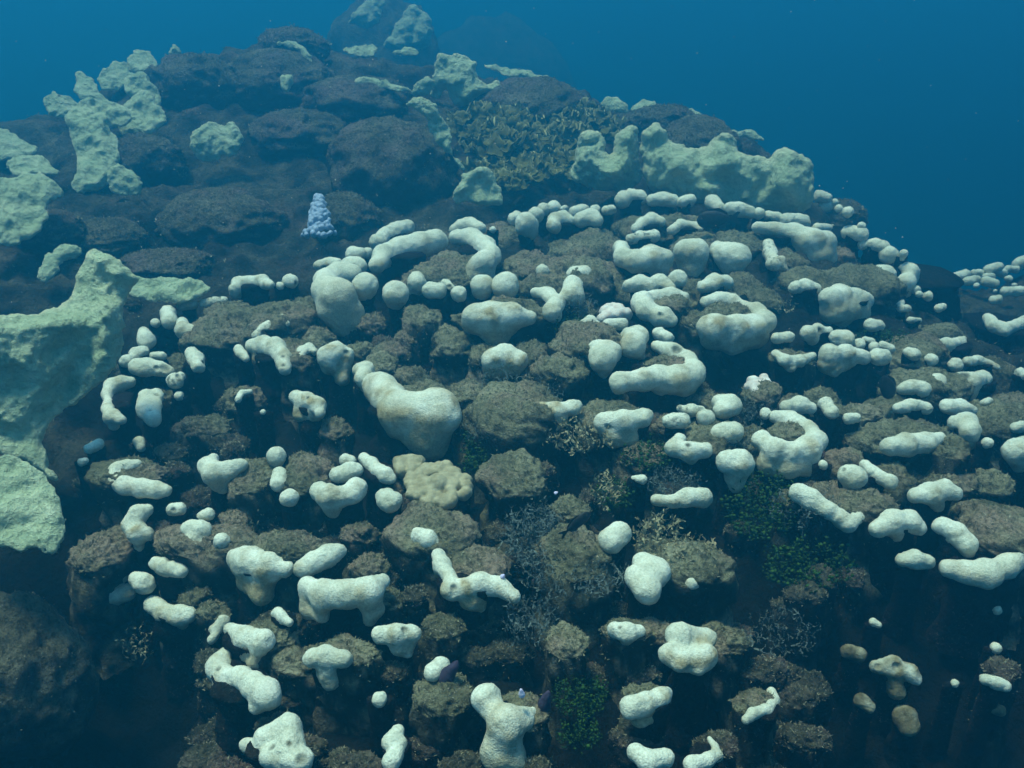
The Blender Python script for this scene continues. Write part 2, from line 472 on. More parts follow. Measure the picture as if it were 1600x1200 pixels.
# ------------------------------------------------------------------ bleached lobes
# label / rim beads (column,row,radius) / hanging skirt beads / options (d depth shift, t tan, s speckled, h pits, z distance)
LOBES = '''
boot shaped bleached lobe, the biggest on the mound, with a pointed toe/582,598,15 594,606,20 608,622,22 626,644,26 655,644,26 685,644,27 699,652,20/628,662,22 605,655,12 655,668,28 672,690,24 674,698,14/t.5
short bleached lobe tucked behind the heel of the big boot shaped lobe/563,580,11 572,578,11 568,592,12/570,604,8/
long slug shaped white lobe lying across the dead top of the upper mound/588,416,10 600,400,15 628,388,17 655,382,17 682,376,16/592,412,8/
hook shaped white lobe curling down the end of the upper mound/712,370,11 735,371,13 757,384,14 768,399,13 757,410,15/750,420,18 752,432,17 742,434,12/
humped white roll along the crest behind the long slug lobe/590,378,11 604,367,11 620,360,11 637,354,10/588,388,8/
small white bun above the swollen pale column at the mound edge/552,398,11 562,398,10//
tiny white knob touching the humped roll on the crest/574,395,9//
oval white pad between the small bun and the swollen pale column/545,415,12 560,416,13//
yellowish white crescent at the outer edge of the upper mound/497,416,7 512,411,8 527,412,8//t.3
swollen pale column with a frayed lower edge, third largest of the mound/552,428,12 530,428,15 510,438,16 511,456,22 530,462,22/527,480,27 540,488,24 548,505,17 535,508,13/
round white knob hugging the side of the swollen pale column/570,447,17/571,458,13/
rough white pillow beside the pink speckled rock face/619,458,17/618,472,13/
grey white knob standing behind the rough white pillow/651,441,13/650,452,11/
low white dome half sunk in the pink speckled rock/672,454,11 687,455,11//
broken white stub with a dark notch behind the low dome/697,443,7 706,450,5//h702,447,4
small round white knob before the twin domes/717,459,11//
smaller dome of the white twin domes on the dead top/753,447,15/753,456,11/
taller dome of the white twin domes on the dead top/789,446,18/790,456,13/
small greenish white ball out on the rim near the pale yellow crescent/454,440,11//h462,442,3
broad white plate lobe with a tan waist facing the dark hollow/744,496,18 768,496,19 798,495,18 827,497,11/740,506,14 765,508,18 790,506,17 775,518,18 778,526,12/t.8
white almond lobe below the broad plate lobe, tan across its middle/770,563,15 793,556,16 811,564,12/785,574,17 772,580,12 805,574,10/t.7
small pale arch beside the tan fronted drooping lobe/470,559,6 474,549,8 483,545,8 491,549,6//
drooping lobe with a dangling finger and a tan hollow/512,556,14 527,550,13 544,553,8/517,572,12 531,574,10 535,592,9/t.8 h541,551,4
row of pale lumps on the far side of the upper mound/709,358,7 720,355,10 734,352,11 750,357,9//
pea sized pale knob beside the far row of lumps/770,359,5//
first pale ball of the chain behind the dead humps/803,343,9 808,337,8//h809,342,4
biggest pale ball of the chain behind the dead humps/822,351,15/828,364,11/
pale ball rising behind the biggest ball of the chain/837,336,12//
middle pale ball in the chain behind the dead humps/849,328,10//
high pale ball where the chain turns its corner/866,324,11//
pea sized pale ball beside the corner ball of the chain/882,327,6//
crescent white lobe in front of the chain of pale balls/863,353,8 868,345,11 880,342,11 893,346,7/868,356,8/
yellowish bean behind the crescent and the smooth bun/898,333,9 911,329,9//t.2
smooth white bun next to the crescent lobe/908,343,11 924,341,12 932,345,9//
pale ball alone between the yellowish bean and the twin humped cap/930,328,8//
tan edged oval cap beside the lone pale ball/947,329,7 956,327,7//t.4
twin humped white cap on the gravelly dead platform/973,312,12 985,308,11 1000,308,11//
flat oval white pad on the gravelly dead platform/1020,312,9 1036,311,10 1051,313,9//
sloping white pad at the end of the gravelly dead platform/1064,316,7 1078,313,9//
white knob at the start of the long low wall of lobes/1113,316,11 1124,324,8//
long low white lobe running under the big yellow green plate/1140,326,9 1155,328,10 1172,331,9//
small greyish lump in the long low wall of lobes/1186,334,8//
tan tinted low lump in the long low wall of lobes/1200,336,7 1214,340,8//t.3
smooth oval end lobe of the long low wall/1230,344,11 1254,347,11//
small white arch on the gravelly slope/994,357,7 1003,350,8 1018,344,10 1032,347,8/1004,362,5/
nibbled low white ridge in front of the small arch/985,374,7 1000,370,8 1022,369,9/1004,378,5/s.6
thin white band arching over a dark gravel knob/1050,360,7 1064,351,8 1085,353,6 1094,358,4//
saddle shaped white lobe with two raised ends/970,388,12 974,402,13 995,408,15 1019,404,18 1036,404,16/1000,414,11 1026,418,14/t.25
square shouldered white column tapering to a foot/1070,392,14 1088,393,15/1079,405,19 1079,420,14 1077,433,10/t.2
white lobe with a small head and a rounded belly/1119,389,11 1136,400,16 1152,402,18/1145,415,17 1147,424,9/
round white ball resting above the curled white lobe/1059,436,14//
long knuckled white ridge behind the curled white lobe/983,447,10 1000,444,12 1014,448,10 1030,441,12 1048,451,8//
smooth leaning white slug over the black recess/1097,448,9 1117,443,12 1134,441,11/1115,452,8/
curled white lobe folded round a muddy dead saucer/1067,467,9 1046,463,12 1022,466,12 1003,472,14 1010,485,14 1034,495,14 1049,502,9//h1032,492,4
white step jutting out under the curled lobe/1030,522,10 1043,528,10//
great horseshoe lobe curving round a flat muddy top/1102,471,8 1123,467,10 1145,472,9 1163,482,9 1182,488,12 1194,502,16 1178,511,16 1150,513,17 1116,513,18 1104,512,14/1110,530,13 1150,532,18 1180,524,17/t.7
half dome white cap poking up behind the two storey lobe/848,424,10//
upper storey of the two storey white lobe, a rounded slab/897,428,11 911,430,12/916,450,7 917,460,5/
lower storey of the two storey white lobe, leaning forward/895,446,15 893,461,13 880,465,8/900,464,13/
comma shaped white lobe at the end of the gravelly dead top/836,457,7 855,460,11 869,473,12 863,487,13/868,495,9/
tiny white arch before the muddy hump/912,505,6 922,503,9 931,507,6//
low white slug hiding behind the muddy hump/950,507,9 972,506,9//
bulging white lobe with a drip at its corner/985,527,15 996,524,14 989,540,17/1002,557,6/
turnip shaped white lobe tapering to a point/935,548,16 952,550,16 942,560,18/943,574,12 944,585,6/
long crescent lobe wrapping a muddy saucer, with three feet/1025,540,8 1050,550,13 1072,564,14 1082,584,18 1060,592,18 1030,589,15 1004,593,15 968,599,14/1072,604,12 1030,606,10 965,608,8/h1058,546,7 t.25
big smooth white slab with one square corner/1183,356,8 1210,358,10 1240,364,13 1268,376,16 1290,378,14/1250,382,14 1275,398,18 1292,402,13/
torn white scrap with a yellowish frayed edge/1200,381,8 1204,396,10 1208,412,9/1222,404,4 1226,422,4/s.5
low pale slab behind the square cornered slab/1275,357,7 1298,358,7 1312,362,6//
broad pale bun on the far shoulder of the mound/1325,363,10 1345,366,11//
lumpy pale ridge stepping down the far shoulder/1350,382,8 1366,382,8 1380,386,9//s.3
pale blue ball at the foot of the lumpy ridge/1388,398,13//
hazy pale knob out on the far shoulder edge/1412,396,6 1408,404,6//
mushroom shaped pale lobe near the far edge of the mound/1374,432,15 1384,430,14/1380,452,9 1380,466,6/
pale folded lobe hugging the mushroom shaped lobe/1406,413,7 1424,422,9 1432,434,10 1416,441,12/1415,456,9/
hazy small ball just past the folded lobe/1447,430,9//
low white loaf above the square pale block/1241,450,9 1258,447,10 1274,450,8//
square pale block with a notched top, standing over the dark gap/1296,466,14 1310,463,15 1338,467,14 1353,470,12/1300,486,17 1320,482,18 1338,486,18 1310,500,9 1342,500,7/
small white loaf at the back of the turf covered cup/1213,529,8 1232,526,8//
crooked white lobe with a turf filled cleft/1262,520,10 1278,516,8 1294,518,7/1270,530,9/h1281,516,5
plump white teardrop beside the crooked lobe/1308,527,12 1320,530,12/1316,540,9/
white cup with a turf covered lid/1212,552,6 1226,563,8 1250,564,8 1270,556,5/1235,572,9/
barrel shaped white lobe with a hollow underside/1295,553,12 1320,553,12 1348,558,11/1292,570,12 1302,577,9 1330,566,8/t.3
small white cap on the silty slope behind the barrel lobe/1360,508,9 1373,509,8//
small white egg beside the barrel lobe/1343,538,8//
tan tipped white sliver in the cluster by the barrel lobe/1352,531,5 1362,534,5//t.4
white pebble shaped knob in the cluster by the barrel lobe/1366,543,8//
pointed white chip in the cluster by the barrel lobe/1379,540,7 1391,545,7//
largest egg of the cluster by the barrel lobe/1371,557,12 1380,558,11//
white egg with a tan shoulder on the silty slope/1420,550,8 1428,554,9//t.5
small pale egg next on the silty slope/1455,562,9//
white bowl shaped lump with a raised lip on the far slope/1465,541,9 1480,539,10 1500,536,8 1506,529,4//
round pale knob below the raised lip lump/1493,569,10//
tan saddled white arch on the far slope/1512,565,7 1528,564,8 1543,568,6 1558,574,4//t.5
pale barrel lobe with a lip, below the silty slope/1410,608,8 1425,605,10 1441,608,11/1430,617,7/
stubby pale column near the hollow vase lobe/1465,597,11/1466,605,9/
vase shaped pale lobe with a hollow in its top/1500,592,10 1516,597,13 1535,593,12 1548,598,5/1512,610,12 1515,618,7/h1506,587,7
chewed pale scrap at the frame edge below the far slope/1594,583,8 1600,588,6//s.5
long white loaf at the back of the muddy table/1404,638,8 1425,634,10 1446,638,9//
broad white loaf at the corner of the muddy table/1480,635,11 1500,637,11 1518,641,8//
small tan white knob past the broad loaf/1538,630,6 1546,626,5//t.3
upright white lobe at the end of the muddy table/1492,661,10 1511,659,13 1516,674,13/1513,690,12/
white dome leaning behind the open ring lobe/1230,637,10 1250,633,12 1266,638,9//
mottled white block under a turf cap/1290,632,11 1300,645,10//s.3
rounded white stub in front of the turf capped block/1325,654,8 1336,653,8//
open ring lobe with a thick front lip and a muddy centre/1211,651,9 1235,658,13 1262,672,13 1274,688,14 1262,702,17 1236,708,14 1210,702,15 1190,686,14/1200,725,15 1230,730,15 1258,726,16/
small ball at the back of the open ring lobe/1196,646,8//
long white slug along the front of the muddy table/1390,697,13 1415,695,15 1445,692,14 1468,685,9 1482,690,5/1420,704,9/
tiny white knob beside the muddy table/1543,692,8//
low white cap at the frame edge past the muddy table/1588,668,8 1600,666,8//
large pale lobe cut by the frame edge/1588,705,17 1602,700,17/1594,725,13/
white ball with one dark eye on the small ledge/1324,741,14 1335,746,15/1328,762,11/h1318,733,3
dumbbell shaped white lobe on the small ledge/1352,728,8 1362,736,8 1375,746,9 1390,753,11//
small white sliver at the back of the small ledge/1286,726,7//
white lobe with one swollen end above the black trench/1430,775,11 1453,771,14 1476,765,14 1491,772,10/1466,790,10/
long wavy white slug with a forked tail/1249,770,14 1268,781,14 1292,797,13 1312,808,11 1326,818,11 1340,808,8 1345,802,8/1310,815,7/
fat white loaf beside the forked slug/1370,826,12 1394,815,16 1420,815,15 1435,825,11/1400,833,12/
steep white lobe on the flank of the gravelly column/1474,822,14 1493,834,15 1509,850,14/1512,868,9/
smooth white loaf over the black trench/1410,874,10 1430,874,13 1449,878,11//
long white lobe bending up round the gravelly column/1480,888,11 1510,894,14 1540,896,20 1572,886,15 1594,862,16 1592,846,12//
small white slab behind the bending lobe/1585,820,8 1600,818,8//
dim blue lobe sunk deep under the green algae/1195,893,16 1212,895,14/1206,913,9/d.36
dim blue oval deep in the shade below/1186,984,16 1192,998,15//d.42
white lobe on a frilly algae bed with a pale foot/845,640,10 870,643,12 894,637,11 902,634,8/855,660,12 873,658,12 856,673,7/t.4
white lobe with a dark pit, draped over algae/945,660,14 972,659,15 1003,654,13 1013,648,8/958,680,16 984,684,12/h950,668,4
speckled white oval on the algae slope/1046,658,11 1068,658,11//s.5
spotted comma lobe behind the speckled oval/1063,638,5 1080,641,9 1094,643,8//s.5
white peg between the speckled oval and the curled knob/1103,653,12/1103,667,7/
curled white knob at the top of the algae slope/1125,628,12 1142,633,14 1126,641,10/1135,645,9/
smooth white oval egg on the algae slope/1124,678,14 1145,676,16//
white lobe with an upright neck, mitten shaped/1062,686,8 1053,700,12 1076,706,12 1101,704,12/1080,718,8/h1075,695,4
mushroom white lobe on a fading dark stem/1139,722,17 1155,724,17/1148,744,13 1150,760,8/
little white chip among the dark algae/990,747,4 1004,749,7//
white lobe half buried by shaggy algae on top/1025,781,8 1050,784,9 1075,778,13 1097,778,14//t.2
smooth grey white egg next to the dark fish/954,846,17 968,834,18/950,852,13/t.5
knobbly round white head below the tan curly algae/1004,880,15 1024,895,19 996,903,17 1010,920,21//
tan and white scrap hanging beneath the curly algae/1080,912,9 1104,905,8/1095,918,8/t.7
small bean shaped white lobe with one dark dot/962,984,11 980,988,13 998,986,9/978,998,9/h968,980,3
cluster of two white balls on a lumpy shared base/1062,994,20 1102,1000,14 1045,1022,12 1064,1034,14 1102,1026,17 1090,1045,10//t.5
lobe with three steps running down out of the frame/760,1093,22 772,1112,15 790,1130,21 815,1123,15 832,1113,9/784,1150,18 778,1176,22 800,1185,20/
white brow shaped lobe over a brown hollow/985,1106,15 1008,1098,14 1033,1090,12 1043,1082,8/1000,1120,13 1027,1117,8/t.6
dim white lobe at the bottom edge near the brow lobe/994,1176,12 1014,1190,14 1040,1184,12//
white lobe with a thin upright horn at the bottom edge/1080,1194,12 1105,1188,10 1120,1180,8 1117,1166,5 1109,1155,4//
white knobbed lobe with a pink underside/463,621,11 479,628,12 495,634,12 500,645,8/472,645,12 490,648,10/t.5 h482,622,3
tan white bead atop the heart shaped lobe's neighbour/540,719,9 549,720,8//t.6
plump white pillow behind the heart shaped lobe/527,742,11 543,737,13 558,735,10//
white twig shaped lobe sloping towards the knobby tan coral/569,716,8 580,724,9 592,737,10 603,743,11 611,748,8//
heart shaped white lobe over the black hollow/500,768,14 515,776,15 532,776,13 556,764,15 551,774,13/520,790,13 520,800,7/
round white cobble next to the knobby tan coral/604,780,15 612,785,15//
upper bead of the white pair on the olive hump/432,714,14//
lower bead of the white pair, a short upright bar/436,739,10 435,756,11//
white button at the foot of the olive hump/452,777,13//
small white bean on the big turf hump/654,838,12 670,843,13 681,848,8//
white egg on the ledge near the encrusting sheet/141,701,8 153,695,9//
small round white bead lower on that ledge/128,722,6 132,721,6//
dim bluish nub in the gap above the angled lobe/217,690,8 221,700,6//d.2
angled white lobe bent like the letter L/215,726,7 200,730,10 185,735,11 178,749,10 196,758,13 221,763,13 245,766,12 258,767,9//
white lobe shaped like a wide V with a ragged foot/333,717,9 326,728,13 335,740,15 356,735,12 377,727,9/340,755,11 348,763,7/
cream lobe curled like the letter C with brown gnawed edge/230,797,8 215,804,13 207,819,13 216,834,13 230,834,11/218,853,8/t.3 h240,820,8
worn cream ring on the back of the silty saddle/270,796,9 281,795,9//t.5 h270,797,4
small cream scrap high on the silty saddle/316,806,7 325,803,9//t.2
white lobe with a bite out of its side on the silty saddle/299,829,15 314,831,14 304,844,13 321,853,8//h330,838,6
smallest white ball beside the bitten lobe/346,845,12//
white lobe with a brown scorched top edge/244,881,10 260,886,13 283,893,10/262,899,7/h266,872,5
big white lobe with a large tan belly/370,871,15 390,880,21 420,884,19 445,888,13/400,906,22 408,926,16/t.9
slanted white bean on the flat muddy step/475,888,13 490,879,15 514,868,15 528,862,11/482,895,8/t.4
wide white table lobe with two drooping legs/481,917,12 506,929,19 540,928,19 575,924,19 598,908,10/486,950,15 503,962,9 584,953,13 577,968,8/
white knob between the shaded leaf stack and the scorched lobe/213,905,11 225,911,14 232,916,9//
shaded stack of pale leaf shaped lobes/160,913,9 178,905,9 193,899,8 148,930,11 172,932,15 198,926,13//d.10
shaded white lobe folded like a saddle/240,945,13 258,957,13 280,962,13 295,961,11/287,974,9/d.04
dim pale ghost of a lobe under the folded saddle lobe/196,984,11 210,970,13 225,960,9//d.38
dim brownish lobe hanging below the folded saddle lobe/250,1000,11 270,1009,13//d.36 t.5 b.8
small white knuckle on the pink gravel hump/434,958,9 440,965,8 452,972,6//
white lobe with a round head on the pink gravel hump/362,985,11 384,998,16 411,1003,16/395,1020,16 398,1034,9/
shaded crooked lobe behind the round headed lobe/335,984,8 350,970,8 331,1000,6//d.10
long rabbit shaped pale lobe with one dark eye/352,1022,10 340,1044,17 352,1060,15 375,1058,14 394,1070,17 415,1086,22 402,1102,13/340,1073,9/h341,1045,4
bottom cluster of fused white balls with dark holes/415,1156,18 450,1138,18 455,1168,18 425,1183,15 470,1188,16 385,1165,11//h424,1166,5 h452,1162,4 h471,1185,9
white lobe with a turf notch in its back edge/594,992,12 620,992,14 645,990,11/625,1011,13 636,1020,8/h632,983,5
white molar shaped lobe tapering downwards/488,1028,14 510,1026,14 537,1029,13/512,1050,15 517,1066,12/
smooth white egg among purple sponge/679,1050,14 688,1043,15//
tiny white bead low on the mound/593,1092,11//
bent white lobe with a thin neck and a fat arm/685,866,10 690,881,11 702,901,10 705,921,14 726,921,13 750,912,15 780,917,14 802,931,11/735,938,14 748,945,10 684,898,6/t.6 h709,918,5
pale stub at the bottom edge beside the stepped lobe/622,1143,9 612,1160,12 626,1162,8 612,1190,14//
upper pale lobe at the outer end of the mound/225,521,9 229,533,13//
small pale fold behind the upper outer lobe/243,505,7//
pale bean at the corner of the tan outer ridge/262,489,11 266,502,11//
short tan pale roll on the outer ridge/284,478,7 301,475,8//t.3
long thin gnawed roll on the outer ridge/318,474,6 335,471,6 350,469,5//s.6
white boomerang lobe under the outer ridge/285,505,8 287,516,11 300,518,9 313,520,5/290,528,6/
pale curled bean with a small ball, on the outer flank/212,552,9 223,550,8 208,560,7//
small pale ball on the outer flank/197,565,10//
pale lobe blotched with dark turf on the outer flank/213,573,11 230,575,13 250,576,11 264,581,8//h257,574,7 h243,575,4
thin pale rim curving behind the blotched lobe/240,556,6 254,556,6//
spotted pale nub at the end of the blotched lobe/274,595,12 281,590,8//s.6 h279,587,4
dim bluish nub beneath the spotted nub/280,619,7//d.08
chipped white lobe standing alone in the shade/300,552,9 306,562,11 310,574,9//h318,566,4
pale lobe shaped like the letter S on the outer flank/203,598,8 190,599,11 175,603,10 167,617,8 169,629,6 168,640,8 175,651,10 190,656,7/178,664,8/
upright white bolster with small dark pits/230,620,12 228,639,13 239,655,10 244,616,9//h234,640,2 h246,615,4
yellowish bent bar on top of the dead outer hump/366,452,8 373,442,9 391,440,9 410,440,9 422,446,7/368,460,6 381,461,7/t.25
tiny pale bead next to the greenish ball/438,447,6//
nibbled white arc above the hump backed lobe/400,525,7 412,515,8 425,506,8 440,500,8 448,506,5//s.5 h413,520,5 h433,507,5
hump backed white lobe with a trailing arm/396,540,11 411,540,13 430,545,14 442,560,12 445,578,9/406,558,9 424,563,8/h442,556,3 h442,570,3
small white claw before the hump backed lobe/373,546,7 378,554,7 385,561,5//
thin white fingernail shaped sliver in the shade/372,624,5 378,615,5 391,612,4//
tiny white dot in the shade below the sliver/411,644,4//
bright small oval low in the dark corner/1365,972,6 1372,976,5//d.1
little bright oval beside the bright rod lobe/1492,1068,6//d.1
bright rod shaped lobe low in the dark corner/1540,1062,8 1556,1067,9 1570,1072,8//d.06
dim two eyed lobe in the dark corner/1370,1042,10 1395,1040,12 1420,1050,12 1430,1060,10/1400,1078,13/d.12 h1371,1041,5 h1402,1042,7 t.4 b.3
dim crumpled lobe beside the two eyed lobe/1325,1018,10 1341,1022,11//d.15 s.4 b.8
small dim cap above the bright rod lobe/1556,1013,8//d.1
small dim cap high in the dark corner/1558,953,7//d.1
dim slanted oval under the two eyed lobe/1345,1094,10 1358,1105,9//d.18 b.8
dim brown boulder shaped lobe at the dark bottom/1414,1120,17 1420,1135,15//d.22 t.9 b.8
bright hooked rim round a shaded stump/1205,1080,6 1209,1095,8 1196,1109,9 1176,1115,8 1165,1125,6//
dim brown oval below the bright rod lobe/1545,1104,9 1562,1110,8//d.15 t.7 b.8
V shaped white lobe on the far colony/1543,497,8 1553,509,9 1570,515,9 1590,508,8 1605,500,8//
hooked white arc at the near end of the far colony/1408,473,5 1402,477,5 1408,482,5 1418,482,5//
white crumb strip under the far colony/1422,500,5 1436,501,4//
pale step lobe at the end of the far colony/1452,437,7 1476,437,7//z5.0
'''
# small look-alike beads of the far colony: nothing in the photo tells them apart
FAR = '''1493,434,7 1508,430,8;1522,427,5 1532,426,5;1545,421,7 1560,417,7;1575,420,5 1588,421,5;1592,412,9 1600,410,9;1557,426,5 1568,427,6;1510,440,6 1525,437,6;1540,433,5 1550,432,5;1540,440,7 1555,443,6;1576,435,5;1462,453,6 1480,450,7 1497,443,5;1455,452,6;1430,453,6 1443,450,6;1436,460,5;1450,463,7;1466,482,6 1474,479,5;1552,469,6 1560,468,6;1570,456,7 1590,455,7 1605,455,7;1526,446,4;1555,455,3;1585,446,4'''
HAZY = '''1280,307,9 1293,309,7;1290,322,9;1305,316,5;1311,326,6;1325,331,8;1346,353,6'''

FPIX = F
def beads(s, k=1.0):
    return [(x, y, r * k) for x, y, r in (map(float, t.split(',')) for t in s.split())]

def build_lobe(label, rim, skirt, opts, name='coral_lobe', group='bleached coral lobes on the mound', stalk=True):
    rim = beads(rim, 1.12); skirt = beads(skirt, 1.10)
    dshift = 0.0; brown = 0.0; tan = 0.10; spots = 0.0; holes = []; zfix = None
    for o in opts.split():
        if o[0] == 'd': dshift = float(o[1:])
        if o[0] == 't': tan = max(tan, float(o[1:]))
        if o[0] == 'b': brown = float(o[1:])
        if o[0] == 's': spots = float(o[1:])
        if o[0] == 'z': zfix = float(o[1:])
        if o[0] == 'h': holes.append(tuple(float(v) for v in o[1:].split(',')))
    C, R = [], []
    for (x, y, r) in rim:
        d = (zfix if zfix else hit(x, y + r * 0.35)) + dshift
        d = d - 0.50 * r * d / FPIX
        C.append(unproj(x, y, d)); R.append(r * d / FPIX)
    # keep a lobe compact in depth
    dm = np.mean([c[1] for c in C])
    lim = 0.8 * (max(x for x, y, r in rim) - min(x for x, y, r in rim) + 60) * dm / FPIX
    C = [c for c in C]
    segs = [(i, i + 1) for i in range(len(C) - 1)] or [(0, 0)]
    n0 = len(C)
    for (x, y, r) in skirt:
        k = min(range(n0), key=lambda q: (rim[q][0] - x) ** 2 + 0.3 * (rim[q][1] - y) ** 2)
        d = float(C[k][1] * CP - C[k][2] * SP) + 0.50 * R[k]
        C.append(unproj(x, y, d)); R.append(r * d / FPIX)
        j = len(C) - 1
        segs.append((k, j))
        if j - 1 >= n0 and abs(skirt[j - 1 - n0][0] - x) < 55:
            segs.append((j - 1, j))
    C = np.array(C); R = np.array(R)
    rmax = R.max()
    h = max(rmax / 6.0, 0.0028)
    ext = (C + R[:, None]).max(0) - (C - R[:, None]).min(0)
    h = max(h, ext.max() / 90.0)
    lo = (C - R[:, None]).min(0) - 3 * h - 0.2 * rmax
    hi = (C + R[:, None]).max(0) + 3 * h + 0.2 * rmax
    g = [np.arange(lo[a], hi[a] + h, h) for a in range(3)]
    P = np.stack(np.meshgrid(*g, indexing='ij'), -1)
    f = None
    kk = 0.50 * np.mean(R)
    for (a, b) in segs:
        pa, ba = P - C[a], C[b] - C[a]
        t = np.clip((pa @ ba) / (ba @ ba + 1e-9), 0, 1)
        dd = np.linalg.norm(pa - t[..., None] * ba, axis=-1) - (R[a] * (1 - t) + R[b] * t)
        if f is None: f = dd
        else:
            hh = np.maximum(kk - np.abs(f - dd), 0) / kk
            f = np.minimum(f, dd) - hh * hh * kk * 0.25
    HC = []
    for (x, y, r) in holes:
        k = min(range(len(C)), key=lambda q: (C[q] - unproj(x, y, np.linalg.norm(C[q]) * 0.98)) @ (C[q] - unproj(x, y, np.linalg.norm(C[q]) * 0.98)))
        dk = float(C[k][1] * CP - C[k][2] * SP)
        # march the sight line to the lobe surface
        ds = np.linspace(dk - 2.2 * R[k], dk + R[k], 60)
        Q = unproj(x, y, 1.0)[None] * ds[:, None]
        ii = np.clip(((Q - lo) / h).round().astype(int), 0, np.array(f.shape) - 1)
        fv = f[ii[:, 0], ii[:, 1], ii[:, 2]]
        w = np.nonzero(fv < 0)[0]
        q = Q[w[0]] if len(w) else C[k]
        rr = max(r * dk / FPIX, h * 1.1)
        HC.append((q, rr))
        dd = rr - np.linalg.norm(P - q, axis=-1)
        kk2 = 0.4 * rr
        hh = np.maximum(kk2 - np.abs(f - dd), 0) / kk2
        f = np.maximum(f, dd) + hh * hh * kk2 * 0.25
    V, Fq = surface_nets(f, lo, h)
    nn = normals_of(V, Fq)
    s0 = int(abs(C[0][0]) * 977) % 50
    am = 0.10 * np.mean(R)
    V = V + nn * (am * fbm(V * (1.0 / (1.3 * rmax)), 2, s0) * 2.0 + am * 0.8 * fbm(V * (3.2 / rmax), 3, s0 + 5))[:, None]
    ns = fbm(V * (1.0 / (1.1 * rmax)), 3, s0 + 9)
    zr = (V[:, 2] - V[:, 2].min()) / (np.ptp(V[:, 2]) + 1e-6)
    band = np.exp(-((zr - 0.44 - 0.15 * ns) / 0.19) ** 2)          # living tissue keeps its tan band below the bleached crown
    stain = np.clip(tan * (0.2 + 1.1 * ns) * 0.5 + (0.22 + 1.2 * tan) * band * (0.7 + 0.9 * ns), 0, 0.9)
    stain = np.clip(stain + np.clip((0.20 + 0.12 * ns - zr) * 3.5, 0, 0.55), 0, 0.9)
    if n0 < len(C):
        def chain(sel):
            best = np.full(len(V), 9.0)
            for (p, q) in sel:
                pa, ba = V - C[p], C[q] - C[p]
                t = np.clip((pa @ ba) / (ba @ ba + 1e-9), 0, 1)
                best = np.minimum(best, np.linalg.norm(pa - t[:, None] * ba, axis=1) - (R[p] * (1 - t) + R[q] * t))
            return best
        dr = chain([s_ for s_ in segs if s_[0] < n0 and s_[1] < n0] or [(0, 0)])
        under = np.clip(dr / (0.28 * np.mean(R)) - 0.15 + 0.9 * ns, 0, 1)      # tissue below the bleached crown
        fade = np.clip(1.5 - zr * 1.2 + ns, 0, 1) * np.clip(zr / 0.28 + 0.3 + ns, 0, 1)
        stain = np.maximum(stain * 0.6, np.clip((0.55 + 0.9 * tan) * under * fade, 0, 0.92))
    if brown: stain = np.clip(stain + brown + 0.5 * ns, 0, 0.96)           # brown tissue, deepened so the colour also stands in for shade
    pit = np.zeros(len(V))
    for (q, rr) in HC:
        pit = np.maximum(pit, np.clip(1.55 - np.linalg.norm(V - q, axis=1) / rr, 0, 0.9))
    if brown: pit = np.maximum(pit, np.clip(0.62 * brown / 0.8 + 0.5 * ns, 0, 0.85))  # dark film colour painted over these lobes to dim them like shade
    if spots > 0:
        sp = fbm(V * (2.6 / rmax), 3, s0 + 21)
        pit = np.maximum(pit, np.clip((sp - 0.30 + 0.15 * spots) * 5, 0, 0.8 * min(1, spots * 1.5)))
    org = np.array([C[:, 0].mean(), C[:, 1].mean(), V[:, 2].min()])
    me = new_mesh(name, V - org, Fq, M_WHITE, True, {'stain': stain, 'pit': pit})
    o = link(name, me, None, org)
    tag(o, label, 'coral', group)
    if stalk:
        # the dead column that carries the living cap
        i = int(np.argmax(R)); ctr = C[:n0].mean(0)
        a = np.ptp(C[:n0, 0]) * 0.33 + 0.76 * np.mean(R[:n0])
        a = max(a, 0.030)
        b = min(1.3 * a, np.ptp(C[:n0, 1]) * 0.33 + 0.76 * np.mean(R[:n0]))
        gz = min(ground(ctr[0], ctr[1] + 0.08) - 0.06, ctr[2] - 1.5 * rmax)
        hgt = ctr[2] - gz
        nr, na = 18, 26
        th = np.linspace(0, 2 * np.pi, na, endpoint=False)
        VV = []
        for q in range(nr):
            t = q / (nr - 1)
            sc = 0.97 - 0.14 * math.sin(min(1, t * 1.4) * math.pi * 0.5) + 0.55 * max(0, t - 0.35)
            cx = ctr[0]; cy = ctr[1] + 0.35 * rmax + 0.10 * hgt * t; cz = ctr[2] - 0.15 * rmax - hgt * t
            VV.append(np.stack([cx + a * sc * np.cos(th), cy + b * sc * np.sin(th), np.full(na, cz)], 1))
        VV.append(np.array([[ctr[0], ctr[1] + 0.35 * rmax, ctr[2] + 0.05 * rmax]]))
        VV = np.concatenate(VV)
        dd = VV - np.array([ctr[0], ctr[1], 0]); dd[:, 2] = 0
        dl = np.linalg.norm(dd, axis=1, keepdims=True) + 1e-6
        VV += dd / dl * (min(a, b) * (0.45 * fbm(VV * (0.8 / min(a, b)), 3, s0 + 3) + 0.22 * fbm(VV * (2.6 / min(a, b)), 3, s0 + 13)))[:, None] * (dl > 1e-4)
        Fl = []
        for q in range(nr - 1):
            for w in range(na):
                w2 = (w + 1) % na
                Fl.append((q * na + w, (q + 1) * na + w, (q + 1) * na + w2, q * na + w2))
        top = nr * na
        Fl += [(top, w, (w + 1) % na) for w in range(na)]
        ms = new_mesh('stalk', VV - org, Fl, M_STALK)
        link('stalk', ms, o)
    return o

